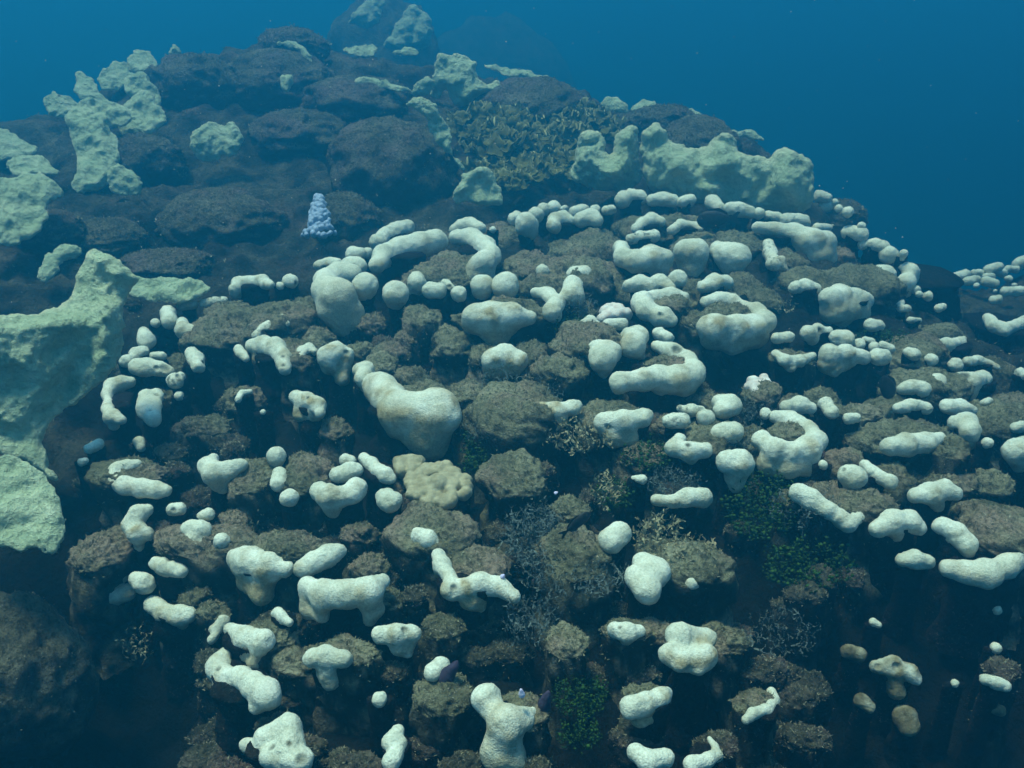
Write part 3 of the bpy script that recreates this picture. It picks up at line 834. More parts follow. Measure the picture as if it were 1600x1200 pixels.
def build_all_lobes():
    for ln in LOBES.strip().split('\n'):
        lab, rim, sk, op = ln.split('/')
        build_lobe(lab, rim, sk, op)
    for s in FAR.split(';'):
        build_lobe('small pale bead of the crowded cluster on the far colony', s, '', '', 'coral_bead', 'small beads on the far colony', False)
    for s in HAZY.split(';'):
        build_lobe('hazy blue green bead on the drop off behind the big plate', s, '', '', 'coral_bead', 'hazy beads on the drop off', False)
build_all_lobes()
# ------------------------------------------------------------------ dead, turf covered columns of the mound
# label / column,row,half width,half height,(depth of column)
KNOBS = '''
flat muddy dead top framed by the long slug and the hook lobe/690,408,66,26
pale gravel dead top behind the broad white plate lobe/785,474,78,22
pink speckled rock face beside the rough white pillow/660,484,30,30
gravel hump behind the comma shaped lobe/842,440,42,16
smooth grey dead hump behind the chain of pale balls/912,372,58,22
large grey dead hump with a bare gravelly shoulder/905,410,66,30
darker dead hump leaning on the large grey one/835,398,48,24
gravelly dead platform under the twin humped cap/1035,335,72,20
dark gravel knob under the thin white arching band/1085,368,40,16
muddy hump behind the turnip shaped lobe/925,528,66,26
brown crusted hump below the muddy hump/862,560,48,28
olive dead dome behind the big boot shaped lobe/655,605,52,32
pointed olive dead knob above the big boot shaped lobe/592,562,28,28
pink and grey crusted rock next to the boot lobe's shoulder/730,605,30,22
broad dark dead dome shaggy with grey algae/812,628,84,40
orange brown crusted slope under the dark pitted lobe/950,632,52,24
squat olive dead knob with a furry top in the centre/805,728,55,34
big olive turf hump below the knobby tan coral/672,815,66,42
long olive turf hump between the bean and the bent lobe/742,872,52,44
small gravelly knob with a white fleck/888,782,30,24
gravelly dead hump the dark fish swims over/898,845,58,48
tall olive hump with the white bead pair at its edge/482,732,42,36
silty saddle shaped dead ridge/318,825,82,32
muddy flat step under the slanted bean lobe/464,862,46,20
grey dead hump beside the wide V lobe/395,732,44,28
silty ledge above the angled white lobe/205,728,60,24
dark crusted lump below the angled lobe/150,845,46,52
dead outer hump under the yellowish bent bar/425,482,62,28
silty slope beneath the outer ridge/345,502,58,28
dark gravel step behind the silty slope/350,478,34,16
dead hump behind the hump backed lobe/462,540,40,30
muddy top inside the great horseshoe lobe/1130,492,48,18
muddy saucer inside the curled white lobe/1052,480,32,12
muddy saucer inside the long crescent lobe/1040,572,36,16
dead hump beside the great horseshoe lobe/1085,492,26,22
turf lid on the white cup/1240,550,36,12
silty dead shelf under the square cornered slab/1275,425,62,24
silty dead shelf behind the square pale block/1345,432,58,24
turf cap on the mottled white block/1328,634,46,15
wide muddy table ringed by white loaves/1410,668,86,28
muddy centre of the open ring lobe/1228,682,26,14
silty slope under the egg cluster/1430,535,56,26
silty ridge below the far slope arch/1440,588,70,26
broad silty shoulder beside the vase lobe/1560,635,60,34
pitted yellowish knob alone in the dark gap/1187,605,28,24
small ledge that carries the dumbbell lobe/1338,775,64,26
mottled gravelly column at the frame edge/1562,812,56,52
pink gravel hump behind the round headed lobe/420,980,46,26
dark turf step under the white molar lobe/540,1008,56,24
dark hump clothed in purple crust/690,1072,44,34
dark lumpy knob with a pale fleck low in the middle/885,992,34,34
pink rimmed stump behind the dark dotted bean/983,976,42,18
grey stump behind the white brow lobe/1008,1078,36,20
dark stump beside the three step lobe/822,1098,36,34
shaded stump inside the bright hooked rim/1180,1092,36,22
muddy lump under the twin white egg by the wavy slug/1480,700,34,22
dark crusted rock under the curly tan algae/1075,850,70,44
dark rock slope below the speckled white oval/1110,665,46,30
'''
FILL = '''472,452,28,18 494,499,22,15 581,474,22,15 310,634,40,13 470,692,22,12 424,822,40,24 616,715,40,18 1165,418,30,18 1060,632,34,13 1176,656,40,24 1447,494,60,15 1390,612,40,18 1325,684,40,22 1298,735,40,18 1412,790,26,15 760,348,60,14 690,348,50,14 940,348,30,10 1010,392,50,14 1150,352,50,14 1300,377,40,13 470,992,50,20 1556,545,46,17 1592,600,30,18 1480,655,30,16 700,500,36,18 830,520,30,14 560,520,26,16 610,520,28,16 980,420,30,12 1090,425,34,14 1200,440,30,13 1240,385,40,12 1390,452,30,14 640,560,26,18 520,640,24,14 375,590,32,16 275,545,24,13 250,590,22,12 1000,675,40,16 1110,595,34,14 1250,600,34,14 1290,590,26,13 1490,720,40,18 1560,720,30,16 1400,715,34,16 1530,765,30,18 360,780,30,16 560,800,26,14 575,850,30,16 690,940,34,20 1020,950,34,18 1130,960,38,22 600,900,28,16 300,900,26,14 330,920,24,14 1250,745,30,16 760,520,30,16 905,455,24,12 640,500,20,14'''
def build_knob(label, x, y, rx, ry, group='dead turf covered columns of the mound', sink=0.0, mat=None):
    d = hit(x, y + ry * 0.2)
    c = unproj(x, y, d)
    c[2] += -sink + (0.03 if label.startswith('muddy') else 0.0)
    a = rx * d / F
    ang = math.atan2(-c[2], c[1]) + 0.18
    b = min(max(ry * d / F / math.sin(ang), 0.6 * a), 1.25 * a)
    # the top is a low dome whose middle lies on the sight line
    dome = (0.58 if mat is None and sink < 0.01 else 0.85) * min(a, b)
    gz = min(ground(c[0], c[1]), c[2] - 0.10) - 0.12
    top = c[2] + 0.10 * dome
    hgt = top - gz
    na, nt, ns = (72, 22, 16) if rx > 38 else (48, 16, 12)
    th = np.linspace(0, 2 * np.pi, na, endpoint=False)
    rows = []
    for q in range(1, nt + 1):                      # dome
        t = q / nt
        rad = math.sin(t * math.pi / 2) ** 0.9
        rows.append((rad, top - dome * (1 - math.cos(t * math.pi / 2)) ** 1.05))
    for q in range(1, ns + 1):                      # side
        t = q / ns
        rad = 1.0 - 0.12 * min(1, t * 2.5) ** 0.8 + 0.50 * max(0, t - 0.3)
        rows.append((rad, top - dome - (hgt - dome) * t))
    s0 = int(x * 13 + y) % 90
    V = [np.array([[c[0], c[1], top]])]
    for rad, z in rows:
        V.append(np.stack([c[0] + a * rad * np.cos(th), c[1] + b * rad * np.sin(th), np.full(na, z)], 1))
    V = np.concatenate(V)
    m = min(a, b)
    lob = fbm(V * (0.75 / m), 3, s0)
    dirs = V - np.array([c[0], c[1], top - dome - 0.5 * m])
    dirs[:, 2] = np.maximum(dirs[:, 2], -0.25 * np.hypot(dirs[:, 0], dirs[:, 1]))
    dirs /= np.linalg.norm(dirs, axis=1, keepdims=True) + 1e-9
    V = V + dirs * (0.42 * m * lob + 0.20 * m * fbm(V * (2.6 / m), 4, s0 + 4, 0.65) + 0.008 * fbm(V * 70, 3, s0 + 8, 0.7))[:, None]
    Fl = [(0, 1 + w, 1 + (w + 1) % na) for w in range(na)]
    for q in range(len(rows) - 1):
        o0 = 1 + q * na; o1 = o0 + na
        for w in range(na):
            w2 = (w + 1) % na
            Fl.append((o0 + w, o1 + w, o1 + w2, o0 + w2))
    org = np.array([c[0], c[1], gz])
    tri = np.array([f[:3] for f in Fl]); nv = normals_of(V, tri)
    if nv[0, 2] < 0: nv = -nv
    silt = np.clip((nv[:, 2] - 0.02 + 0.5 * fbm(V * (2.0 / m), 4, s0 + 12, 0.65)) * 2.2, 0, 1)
    o = link('dead_coral_stump', new_mesh('dead_coral_stump', V - org, Fl, mat or M_ROCK, True, {'silt': silt}), None, org)
    tag(o, label, 'rock', group)
    # fuzz of turf algae on the upper faces
    rng = np.random.default_rng(s0)
    cand = np.arange(1, 1 + na * (nt + 5))
    k = int(min(1400, 500 + 9000 * a * b))
    pick = rng.choice(cand, k)
    base = V[pick] + rng.normal(0, 0.012 * 1, (k, 3)) * np.array([m * 8, m * 8, 0]) * 0.1
    ctrv = np.array([c[0], c[1], top - dome - 0.5 * m])
    up = base - ctrv; up /= np.linalg.norm(up, axis=1, keepdims=True)
    up = up + rng.normal(0, 0.55, (k, 3)); up /= np.linalg.norm(up, axis=1, keepdims=True)
    side = np.cross(up, rng.normal(0, 1, (k, 3))); side /= np.linalg.norm(side, axis=1, keepdims=True) + 1e-9
    L = rng.uniform(0.003, 0.0095, k)[:, None] * (0.6 + 0.4 * d / 2.8); w = L * rng.uniform(0.18, 0.4, (k, 1))
    base = base - up * 0.002
    TV = np.stack([base - side * w, base + side * w, base + up * L + side * w * rng.normal(0, 1.5, (k, 1))], 1).reshape(-1, 3)
    TF = np.arange(3 * k, dtype=np.int32).reshape(-1, 3)
    tag(link('turf', new_mesh('turf', TV - org, TF, M_TURF if mat is None else M_TURFD, False), o), kind='stuff')
    return o
for ln in KNOBS.strip().split('\n'):
    lab, v = ln.split('/')
    build_knob(lab, *[float(q) for q in v.split(',')])
for v in FILL.split():
    x, y, rx, ry = [float(q) for q in v.split(',')]
    build_knob('low silty brown hump wedged between the bleached lobes', x, y, rx * 1.1, ry * 1.1, 'low silty humps between the lobes', 0.045)

# lower tier: crusted humps down between the columns
_rng = np.random.default_rng(5)
_n = 0
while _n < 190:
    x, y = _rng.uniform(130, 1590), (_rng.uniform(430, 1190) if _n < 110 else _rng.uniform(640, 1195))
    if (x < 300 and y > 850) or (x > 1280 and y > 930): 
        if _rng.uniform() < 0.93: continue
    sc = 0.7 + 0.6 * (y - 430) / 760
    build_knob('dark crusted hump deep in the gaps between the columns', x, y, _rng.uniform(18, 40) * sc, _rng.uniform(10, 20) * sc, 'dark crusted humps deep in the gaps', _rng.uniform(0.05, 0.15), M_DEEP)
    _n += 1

# ------------------------------------------------------------------ boulders of the upper reef
def add_turf(o, V, nrm, org, k, L0, L1, seed, mat=None):
    rng = np.random.default_rng(seed)
    cand = np.nonzero(nrm[:, 2] > -0.15)[0]
    pick = rng.choice(cand, k)
    up = nrm[pick] + np.array([0, 0, 0.4]) + rng.normal(0, 0.55, (k, 3)); up /= np.linalg.norm(up, axis=1, keepdims=True)
    side = np.cross(up, rng.normal(0, 1, (k, 3))); side /= np.linalg.norm(side, axis=1, keepdims=True) + 1e-9
    L = rng.uniform(L0, L1, (k, 1)); w = L * rng.uniform(0.2, 0.5, (k, 1))
    base = V[pick] + side * rng.normal(0, 1, (k, 1)) * L - up * L * 0.2
    TV = np.stack([base - side * w, base + side * w, base + up * L + side * w * rng.normal(0, 1.5, (k, 1))], 1).reshape(-1, 3)
    TF = np.arange(3 * k, dtype=np.int32).reshape(-1, 3)
    tag(link('turf', new_mesh('turf', TV - org, TF, mat or M_TURFD, False), o), kind='stuff')
def build_boulder(label, x, y, rx, ry, deep=0.9, lift=0.0, mat=None, z=None, name='reef_boulder', cat='rock', group='dark boulders of the upper reef', sub=5, rough=0.8):
    d = z if z else hit(x, y + ry * 0.3)
    c = unproj(x, y, d + 0.50 * rx * d / F)
    a = rx * d / F; hh = ry * d / F * 1.05
    bm = bmesh.new()
    bmesh.ops.create_icosphere(bm, subdivisions=sub, radius=1.0)
    V = np.array([v.co[:] for v in bm.verts]); Fq = np.array([[v.index for v in f.verts] for f in bm.faces], np.int32)
    bm.free()
    s0 = int(x * 7 + y * 3) % 90
    r = 1 + rough * (0.28 * fbm(V * 1.3 + s0, 3, s0) + 0.13 * (1 - 2 * np.abs(fbm(V * 3.0 + s0, 4, s0 + 3))) + 0.06 * fbm(V * 9 + s0, 5, s0 + 6, 0.7))
    V = V * r[:, None] * np.array([a, a * deep, hh])
    org = np.array([c[0], c[1], c[2] - hh * 0.8])
    nv = normals_of(V, Fq)
    if (nv * V).sum() < 0: nv = -nv
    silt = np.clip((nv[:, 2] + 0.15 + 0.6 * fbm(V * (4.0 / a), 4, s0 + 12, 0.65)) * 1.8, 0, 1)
    o = link(name, new_mesh(name, V + c - org, Fq, mat or M_BOULDER, True, {'silt': silt}), None, org)
    if d < 7.5: add_turf(o, V + c, nv, org, 1500, 0.003 * d / 3, 0.008 * d / 3, s0)
    tag(o, label, cat, group)
    return o
for lab, x, y, rx, ry in [
    ('big rounded dark boulder under the pale tongue shaped plate', 615, 275, 100, 78),
    ('wide dark boulder mass below the pale round plate', 345, 350, 92, 50),
    ('low rounded dark boulder in front of the wide mass', 160, 375, 62, 30),
    ('dark boulder with a reddish tint behind the small pale plate', 225, 255, 60, 40),
    ('long dark ridge boulder beneath the crest arc', 430, 135, 95, 50),
    ('dark boulder shoulder beside the scalloped pale plates', 310, 140, 70, 50),
    ('dim rock hump on the crest near the pale arc', 455, 78, 52, 30),
    ('dark rubble boulder between the ridge and the round plate', 470, 215, 80, 42),
    ('dim dark rock under the tall fluted plate', 560, 165, 90, 45),
    ('dim shadowed rock behind the olive blade coral', 830, 180, 95, 50),
    ('hazy grey rock crest behind the great pale plate', 1085, 235, 70, 45),
    ('hazy grey rock dome beside the crest slab', 1030, 195, 55, 28),
    ('shaded hollow rock beside the pale blue finger coral', 540, 345, 50, 40),
    ('flat rock step behind the outer ridge', 260, 415, 70, 26),
    ('dark rock below the scalloped pale plates', 70, 365, 60, 34),
    ('hazy rock slope past the great pale plate', 1300, 345, 50, 30),
    ('mottled brown rock wall in the lower corner', 20, 1060, 120, 120)]:
    build_boulder(lab, x, y, rx, ry)
build_boulder('hazy knoll crowned with pale coral beyond the crest', 605, 150, 96, 145, 0.8, z=9.4, group='hazy knolls beyond the crest')
build_boulder('faint dark knoll fading into the blue water', 775, 365, 150, 290, 0.8, z=17.0, rough=0.5, group='hazy knolls beyond the crest')


# low turf growing over the open rock of the upper reef
_m = (rocky > 0.35) & (np.abs(X) < 4.4) & (Y > 1.2) & (Y < 7.8)
_nrm = np.stack([-gzx, -gzy, np.ones_like(Z)], -1); _nrm /= np.linalg.norm(_nrm, axis=-1, keepdims=True)
_tt = empty('turf_algae', (0, 3, -0.8))
tag(_tt, kind='stuff')
add_turf(_tt, np.stack([X, Y, Z], -1)[_m], _nrm[_m], np.array([0, 3, -0.8]), 22000, 0.005, 0.014, 3)
# ------------------------------------------------------------------ pale yellow green plate corals
def chaikin(p, n=2):
    p = np.asarray(p, float)
    for _ in range(n):
        q = np.roll(p, -1, 0)
        p = np.stack([0.75 * p + 0.25 * q, 0.25 * p + 0.75 * q], 1).reshape(-1, 2)
    return p
def poly_sd(px, py, poly):
    a = poly; b = np.roll(poly, -1, 0)
    d2 = np.full(px.shape, 1e18); ins = np.zeros(px.shape, bool)
    for (x0, y0), (x1, y1) in zip(a, b):
        ex, ey = x1 - x0, y1 - y0
        t = np.clip(((px - x0) * ex + (py - y0) * ey) / (ex * ex + ey * ey + 1e-12), 0, 1)
        d2 = np.minimum(d2, (px - x0 - t * ex) ** 2 + (py - y0 - t * ey) ** 2)
        c = ((y0 > py) != (y1 > py)) & (px < ex * (py - y0) / (ey if abs(ey) > 1e-12 else 1e-12) + x0)
        ins ^= c
    return np.where(ins, -1, 1) * np.sqrt(d2)
PLATES = [
 # label, outline, distance shift, tilt (0 = lies on the slope, 1 = faces the camera), thickness (px), bump (px)
 ('topmost pale plate of the scalloped pile',(195,92,215,80,240,84,246,104,230,116,204,112),-.10,.6,7,5),
 ('small rounded plate behind the scalloped pile',(156,118,175,102,202,104,206,132,182,142,162,134),-.06,.6,6,4),
 ('dim plate fan leaning at the back of the scalloped pile',(115,120,134,117,154,138,168,158,142,168,120,152),.0,.6,6,4),
 ('folded pale shelf in the middle of the scalloped pile',(200,120,226,117,246,148,250,172,226,156,200,152),-.14,.6,8,6),
 ('fan shaped pale plate hanging at the side of the scalloped pile',(190,178,212,150,236,148,249,174,256,190,238,211,202,209,190,196),-.20,.6,8,6),
 ('thin pale tongue reaching out from the scalloped pile',(68,152,95,148,126,170,112,184,80,178),-.06,.6,6,4),
 ('long pale apron draped down below the scalloped pile',(104,182,145,165,195,176,192,196,164,200,178,216,183,246,161,287,120,286,130,260,116,220),-.14,.55,9,8),
 ('small pale triangular plate near the apron',(174,258,200,266,223,291,206,304,170,299),-.16,.7,6,4),
 ('round pale plate with a notched rim on the dark slope',(308,190,334,181,352,199,373,197,384,222,366,246,336,256,306,243,294,220),-.25,.7,9,7),
 ('large wrinkled pale plate cut by the frame edge',(-40,292,30,276,76,274,107,295,78,334,52,378,-40,400),-.25,.45,12,10),
 ('small curled plate above the large wrinkled one',(16,250,42,242,70,248,90,272,62,268,22,276),-.25,.45,6,4),
 ('dim flat plate high at the frame edge',(-40,196,34,212,62,240,24,246,-40,248),-.05,.4,7,4),
 ('tiny upright pale plate on the crest',(265,72,281,74,286,95,264,93),-.05,.8,5,3),
 ('thin pale ledge lying along the crest',(278,96,320,91,357,119,322,111),-.05,.4,5,3),
 ('pale arc crowning the dim rock hump',(428,66,456,61,481,74,492,102,478,96,464,79,440,72),-.22,.6,6,3),
 ('small pale chip on the dark ridge boulder',(436,118,461,114,456,146,438,146),-.30,.7,5,3),
 ('tiny pale chip near the dark ridge boulder',(508,136,520,134,521,150,509,150),-.25,.7,4,2),
 ('pale shelf edge on the crest under the hazy knoll',(530,76,560,72,592,70,590,88,566,90,545,82),-.10,.4,5,4),
 ('second pale shelf edge on the crest',(605,84,636,76,660,84,640,88),-.10,.4,5,4),
 ('low ribbon of pale coral across the dim rock',(552,124,575,122,600,128,640,138,650,148,620,146,580,134,556,136),-.30,.4,6,5),
 ('tall fluted pale plate standing on the crest',(675,84,690,77,704,78,720,77,736,86,748,112,756,126,780,126,779,150,752,152,724,165,708,152,695,140,690,164,662,152,676,120),-.30,.95,12,14),
 ('pinkish pale plate beside the tall fluted one',(640,140,660,122,676,120,676,146,660,152,645,150),-.26,.95,7,5),
 ('pale tongue shaped plate twisting down to a point',(632,164,645,154,668,152,686,170,704,200,706,235,727,268,712,258,684,222,664,206,662,186,648,168),-.62,.95,7,6),
 ('pale bell shaped plate with a frilled hem',(716,274,744,266,762,262,772,266,786,300,789,322,740,317,702,319),-.22,.95,9,8),
 ('pale lobed plate with two horns',(898,236,902,212,914,202,936,206,946,228,944,238,960,240,962,216,980,203,994,200,998,228,1004,258,1002,286,976,306,954,302,936,304,912,284,888,278,894,256),-.34,.95,14,16),
 ('great pale yellow green plate wall with ragged crest',(1000,226,1004,208,1020,194,1034,200,1044,222,1060,228,1080,236,1106,236,1118,218,1136,210,1150,220,1160,238,1186,246,1200,248,1212,234,1232,226,1248,234,1264,258,1272,332,1240,342,1180,336,1100,316,1030,302,1014,284,1004,256),-.34,.95,20,20),
 ('thin pale slab lying on the hazy crest dome',(983,168,1002,158,1022,157,1032,172,1010,170,990,178),-.12,.4,6,4),
 ('second thin pale slab on the hazy crest',(1056,178,1076,170,1092,174,1104,194,1086,186,1068,182),-.12,.4,6,4),
 ('low pale slab stepping down the hazy crest',(1108,196,1136,200,1150,208,1180,204,1198,222,1174,214,1146,218,1118,208),-.10,.4,6,4),
 ('smooth pale mound plate behind the olive blade coral',(938,158,956,151,974,154,986,172,968,184,946,178),-.05,.7,8,4),
 ('faint ribbon of plate coral along the sloping crest',(748,100,790,104,840,114,880,128,904,142,880,140,830,124,780,116),-.06,.3,5,4),
 ('hooked pale plate arm arching over a dark hollow',(54,430,70,402,90,388,120,382,126,402,102,412,82,440,62,440),-.16,.6,9,5),
 ('huge encrusting pale sheet draping down the reef edge',(126,396,150,383,176,394,206,424,222,440,200,456,196,500,196,540,182,588,132,622,84,640,64,690,68,724,92,752,70,746,36,708,-60,700,-60,500,22,490,68,488,106,472,122,436),-.34,.78,16,18),
 ('wrinkled pale flap lying on the ridge beside the huge sheet',(206,426,226,436,262,436,300,432,326,444,328,460,290,470,246,474,214,468,200,452),-.16,.4,8,8),
 ('pale lower lobe beneath the huge encrusting sheet',(-60,712,36,714,66,736,80,792,106,836,86,866,30,869,-60,850),-.34,.62,12,8),
 ('pale crust patch high on the hazy knoll',(532,42,556,12,580,-14,600,-10,600,34,580,44,556,40),-.9,.8,8,6),
 ('pale crust sheet down the face of the hazy knoll',(606,46,640,8,656,6,676,46,676,78,640,82,604,80),-.9,.8,8,6),
]
def cy0(o): return o[:, 1].mean()
def build_plate(label, outline, dsh, tilt, thick, bmp):
    o0 = np.array(outline, float).reshape(-1, 2)
    if cy0(o0) < 300 and o0[:, 0].max() < 300 and np.ptp(o0[:, 0]) < 110:
        o0 = o0.mean(0) + (o0 - o0.mean(0)) * 1.18
    pts = chaikin(o0, 2)
    cx, cy = pts.mean(0)
    d0 = 9.6 if cy < 85 and 525 < cx < 690 and dsh < -.5 else None
    if d0 is None:
        lowy = np.percentile(pts[:, 1], 80)
        d0 = hit(np.clip(cx, 0, 1600), cy * 0.4 + lowy * 0.6) + dsh
    else:
        d0 += dsh
    c = unproj(cx, cy, d0)
    nl = level_normal(c[0], c[1], 0.3)
    nv = -c / np.linalg.norm(c)
    n = nl * (1 - tilt) + nv * tilt + np.array([0, 0, 0.25 if tilt < 0.7 else 0.0])
    n /= np.linalg.norm(n)
    uu = np.cross(np.array([0, 0, 1.0]), n); uu /= np.linalg.norm(uu)
    vv = np.cross(n, uu)
    D = unproj(pts[:, 0], pts[:, 1], 1.0)
    t = (c @ n) / np.minimum(D @ n, -0.05)
    Q = D * t[:, None] - c
    poly = np.stack([Q @ uu, Q @ vv], 1)
    px = d0 / F
    T, B = thick * px * (1.2 if thick > 13 else 0.62), bmp * px * ((1.0 if cx > 600 else 2.0) if thick > 13 else 0.8)
    ext = np.ptp(poly, axis=0)
    h = max(ext.max() / 95.0, 1.6 * px, 0.006)
    m = 4 * h + T
    gu = np.arange(poly[:, 0].min() - m, poly[:, 0].max() + m, h)
    gv = np.arange(poly[:, 1].min() - m, poly[:, 1].max() + m, h)
    U, W = np.meshgrid(gu, gv, indexing='ij')
    s0 = int(cx * 3 + cy) % 90
    # ragged, irregular growth edge
    P2 = np.stack([U, W, np.zeros_like(U)], -1)
    sd = poly_sd(U, W, poly) + 0.55 * T * fbm(P2 / (2.0 * T), 4, s0 + 1, 0.6) + (0.16 * min(ext.min(), 0.35) * fbm(P2 / (0.30 * ext.max()), 3, s0 + 31, 0.6) if thick < 13 else 0)
    big = fbm(P2 / (5.5 * T), 3, s0 + 2); sml = (2.6 * np.abs(fbm(P2 / (2.2 * T), 3, s0 + 5, 0.45)) - 0.5) if thick > 13 and cx > 600 else 0.8 * fbm(P2 / (2.4 * T), 4, s0 + 5, 0.55)
    inner = np.clip(-sd / (1.6 * T), 0, 1)
    mid = B * (2.3 * big + 1.0 * sml) * (0.35 + 0.65 * inner) + 0.9 * T * np.sqrt(inner) - 0.30 * T
    half = T * (0.30 + 0.40 * inner)
    gw = np.arange((mid - half).min() - 3 * h, (mid + half).max() + 3 * h, h)
    Wz = gw[None, None, :]
    r = 0.30 * T
    qa = sd[..., None] + r
    qb = np.abs(Wz - mid[..., None]) - half[..., None] + r
    f = np.minimum(np.maximum(qa, qb), 0) + np.sqrt(np.maximum(qa, 0) ** 2 + np.maximum(qb, 0) ** 2) - r
    V, Fq = surface_nets(f, np.array([gu[0], gv[0], gw[0]]), h)
    iu = np.clip(((V[:, 0] - gu[0]) / h).round().astype(int), 0, len(gu) - 1); iv = np.clip(((V[:, 1] - gv[0]) / h).round().astype(int), 0, len(gv) - 1)
    rim = np.clip(1 + sd[iu, iv] / (0.55 * T), 0, 1) * 0.8
    V3 = V[:, :1] * uu + V[:, 1:2] * vv + V[:, 2:3] * n
    nn = normals_of(V3, Fq)
    V3 = V3 + nn * (0.20 * T * fbm(V3 / (0.7 * T), 4, s0 + 8, 0.7))[:, None]
    o = link('plate_coral', new_mesh('plate_coral', V3, Fq, M_PLATE, True, {'rim': rim}), None, c)
    tag(o, label, 'coral', 'pale yellow green plate corals')
for p in PLATES:
    build_plate(*p)

# ------------------------------------------------------------------ olive blade coral with lumpy pale edges
def blade_mesh(rng, w, h, bend):
    nu, nv = 13, 9
    u = np.linspace(-1, 1, nu); v = np.linspace(0, 1, nv)
    Ug, Vg = np.meshgrid(u, v, indexing='ij')
    ph = rng.uniform(0, 9, 3)
    edge = 1 + 0.20 * np.sin(u * 5.5 + ph[0]) + 0.17 * np.sin(u * 10 + ph[1]) - 0.25 * np.abs(u) ** 2.5
    x = Ug * w * (0.55 + 0.45 * Vg)
    z = Vg * h * edge[:, None]
    y = bend * (Ug ** 2) * Vg + 0.16 * w * np.sin(Ug * 3 + ph[2]) * Vg + 0.10 * w * np.sin(Vg * 5 + ph[0])
    A = np.stack([x, y, z], -1).reshape(-1, 3)
    th = 0.06 * w * (1.0 + 0.7 * Vg).reshape(-1)
    V = np.concatenate([A + np.array([0, 1, 0]) * th[:, None], A - np.array([0, 1, 0]) * th[:, None]])
    ids = np.arange(nu * nv).reshape(nu, nv)
    q = np.stack([ids[:-1, :-1], ids[1:, :-1], ids[1:, 1:], ids[:-1, 1:]], -1).reshape(-1, 4)
    n = nu * nv
    rimv = np.concatenate([ids[:, 0], ids[-1, 1:], ids[-2::-1, -1], ids[0, -2:0:-1]])
    rb = np.roll(rimv, -1)
    side = np.stack([rimv, rimv + n, rb + n, rb], -1)
    Fq = np.concatenate([q[:, ::-1], q + n, side])
    tip = np.clip((Vg - 0.84) / 0.16, 0, 1).reshape(-1)
    return V, Fq, np.r_[tip, tip]
def build_blades(label, x, y, rx, ry, n, size, lift=0.0):
    rng = np.random.default_rng(int(x + y))
    d = hit(x, y + ry * 0.6) - 0.15
    Vs, Fs, Ts, base = [], [], [], 0
    for i in range(n):
        a = rng.uniform(0, 2 * np.pi); r = math.sqrt(rng.uniform(0, 1))
        qx, qy = x + rx * r * math.cos(a), y + ry * r * math.sin(a)
        dd = d + 0.25 * (y - qy) / max(ry, 1) + rng.normal(0, 0.05) + 0.12 * r * r
        p = unproj(qx, qy + size * 0.6, dd)
        w = size * rng.uniform(0.7, 1.25) * d / F; h = w * rng.uniform(0.9, 1.3)
        V, Fq, T = blade_mesh(rng, w, h, rng.normal(0, 0.35) * w)
        yaw = rng.uniform(-0.9, 0.9); tl = rng.normal(-0.75, 0.35); ro = rng.normal(0, 0.25)
        R1 = np.array([[math.cos(yaw), -math.sin(yaw), 0], [math.sin(yaw), math.cos(yaw), 0], [0, 0, 1]])
        R2 = np.array([[1, 0, 0], [0, math.cos(tl), -math.sin(tl)], [0, math.sin(tl), math.cos(tl)]])
        R3 = np.array([[math.cos(ro), 0, math.sin(ro)], [0, 1, 0], [-math.sin(ro), 0, math.cos(ro)]])
        V = V @ (R1 @ R2 @ R3).T
        V = V + 0.20 * w * np.stack([fbm(V / (0.5 * w) + i, 3, k) for k in (1, 2, 3)], 1)
        Vs.append(V + p); Fs.append(Fq + base); Ts.append(T * rng.uniform(0.3, 1)); base += len(V)
    c = unproj(x, y + ry, d)
    V = np.concatenate(Vs) - c
    o = link('blade_coral', new_mesh('blade_coral', V, np.concatenate(Fs), M_OLIVE, True, {'tip': np.concatenate(Ts)}), None, c)
    tag(o, label, 'coral', 'olive blade corals with pale lumpy edges')
build_blades('tall olive blade coral thicket beside the pale tongue plate', 770, 195, 62, 45, 95, 16)
build_blades('olive blade coral bank beneath the tall thicket', 800, 262, 66, 24, 64, 14)
build_blades('olive blade coral with an ochre patch in the middle of the bank', 850, 215, 44, 34, 60, 14)
build_blades('olive blade coral peak next to the hazy crest', 905, 185, 40, 40, 64, 14)
build_blades('olive blade coral foot behind the two horned plate', 885, 250, 30, 24, 40, 12)
build_blades('small pale edged olive tuft above the chain of balls', 812, 280, 26, 14, 16, 11)
build_blades('small olive tuft between the crest plates', 955, 195, 24, 16, 16, 10)

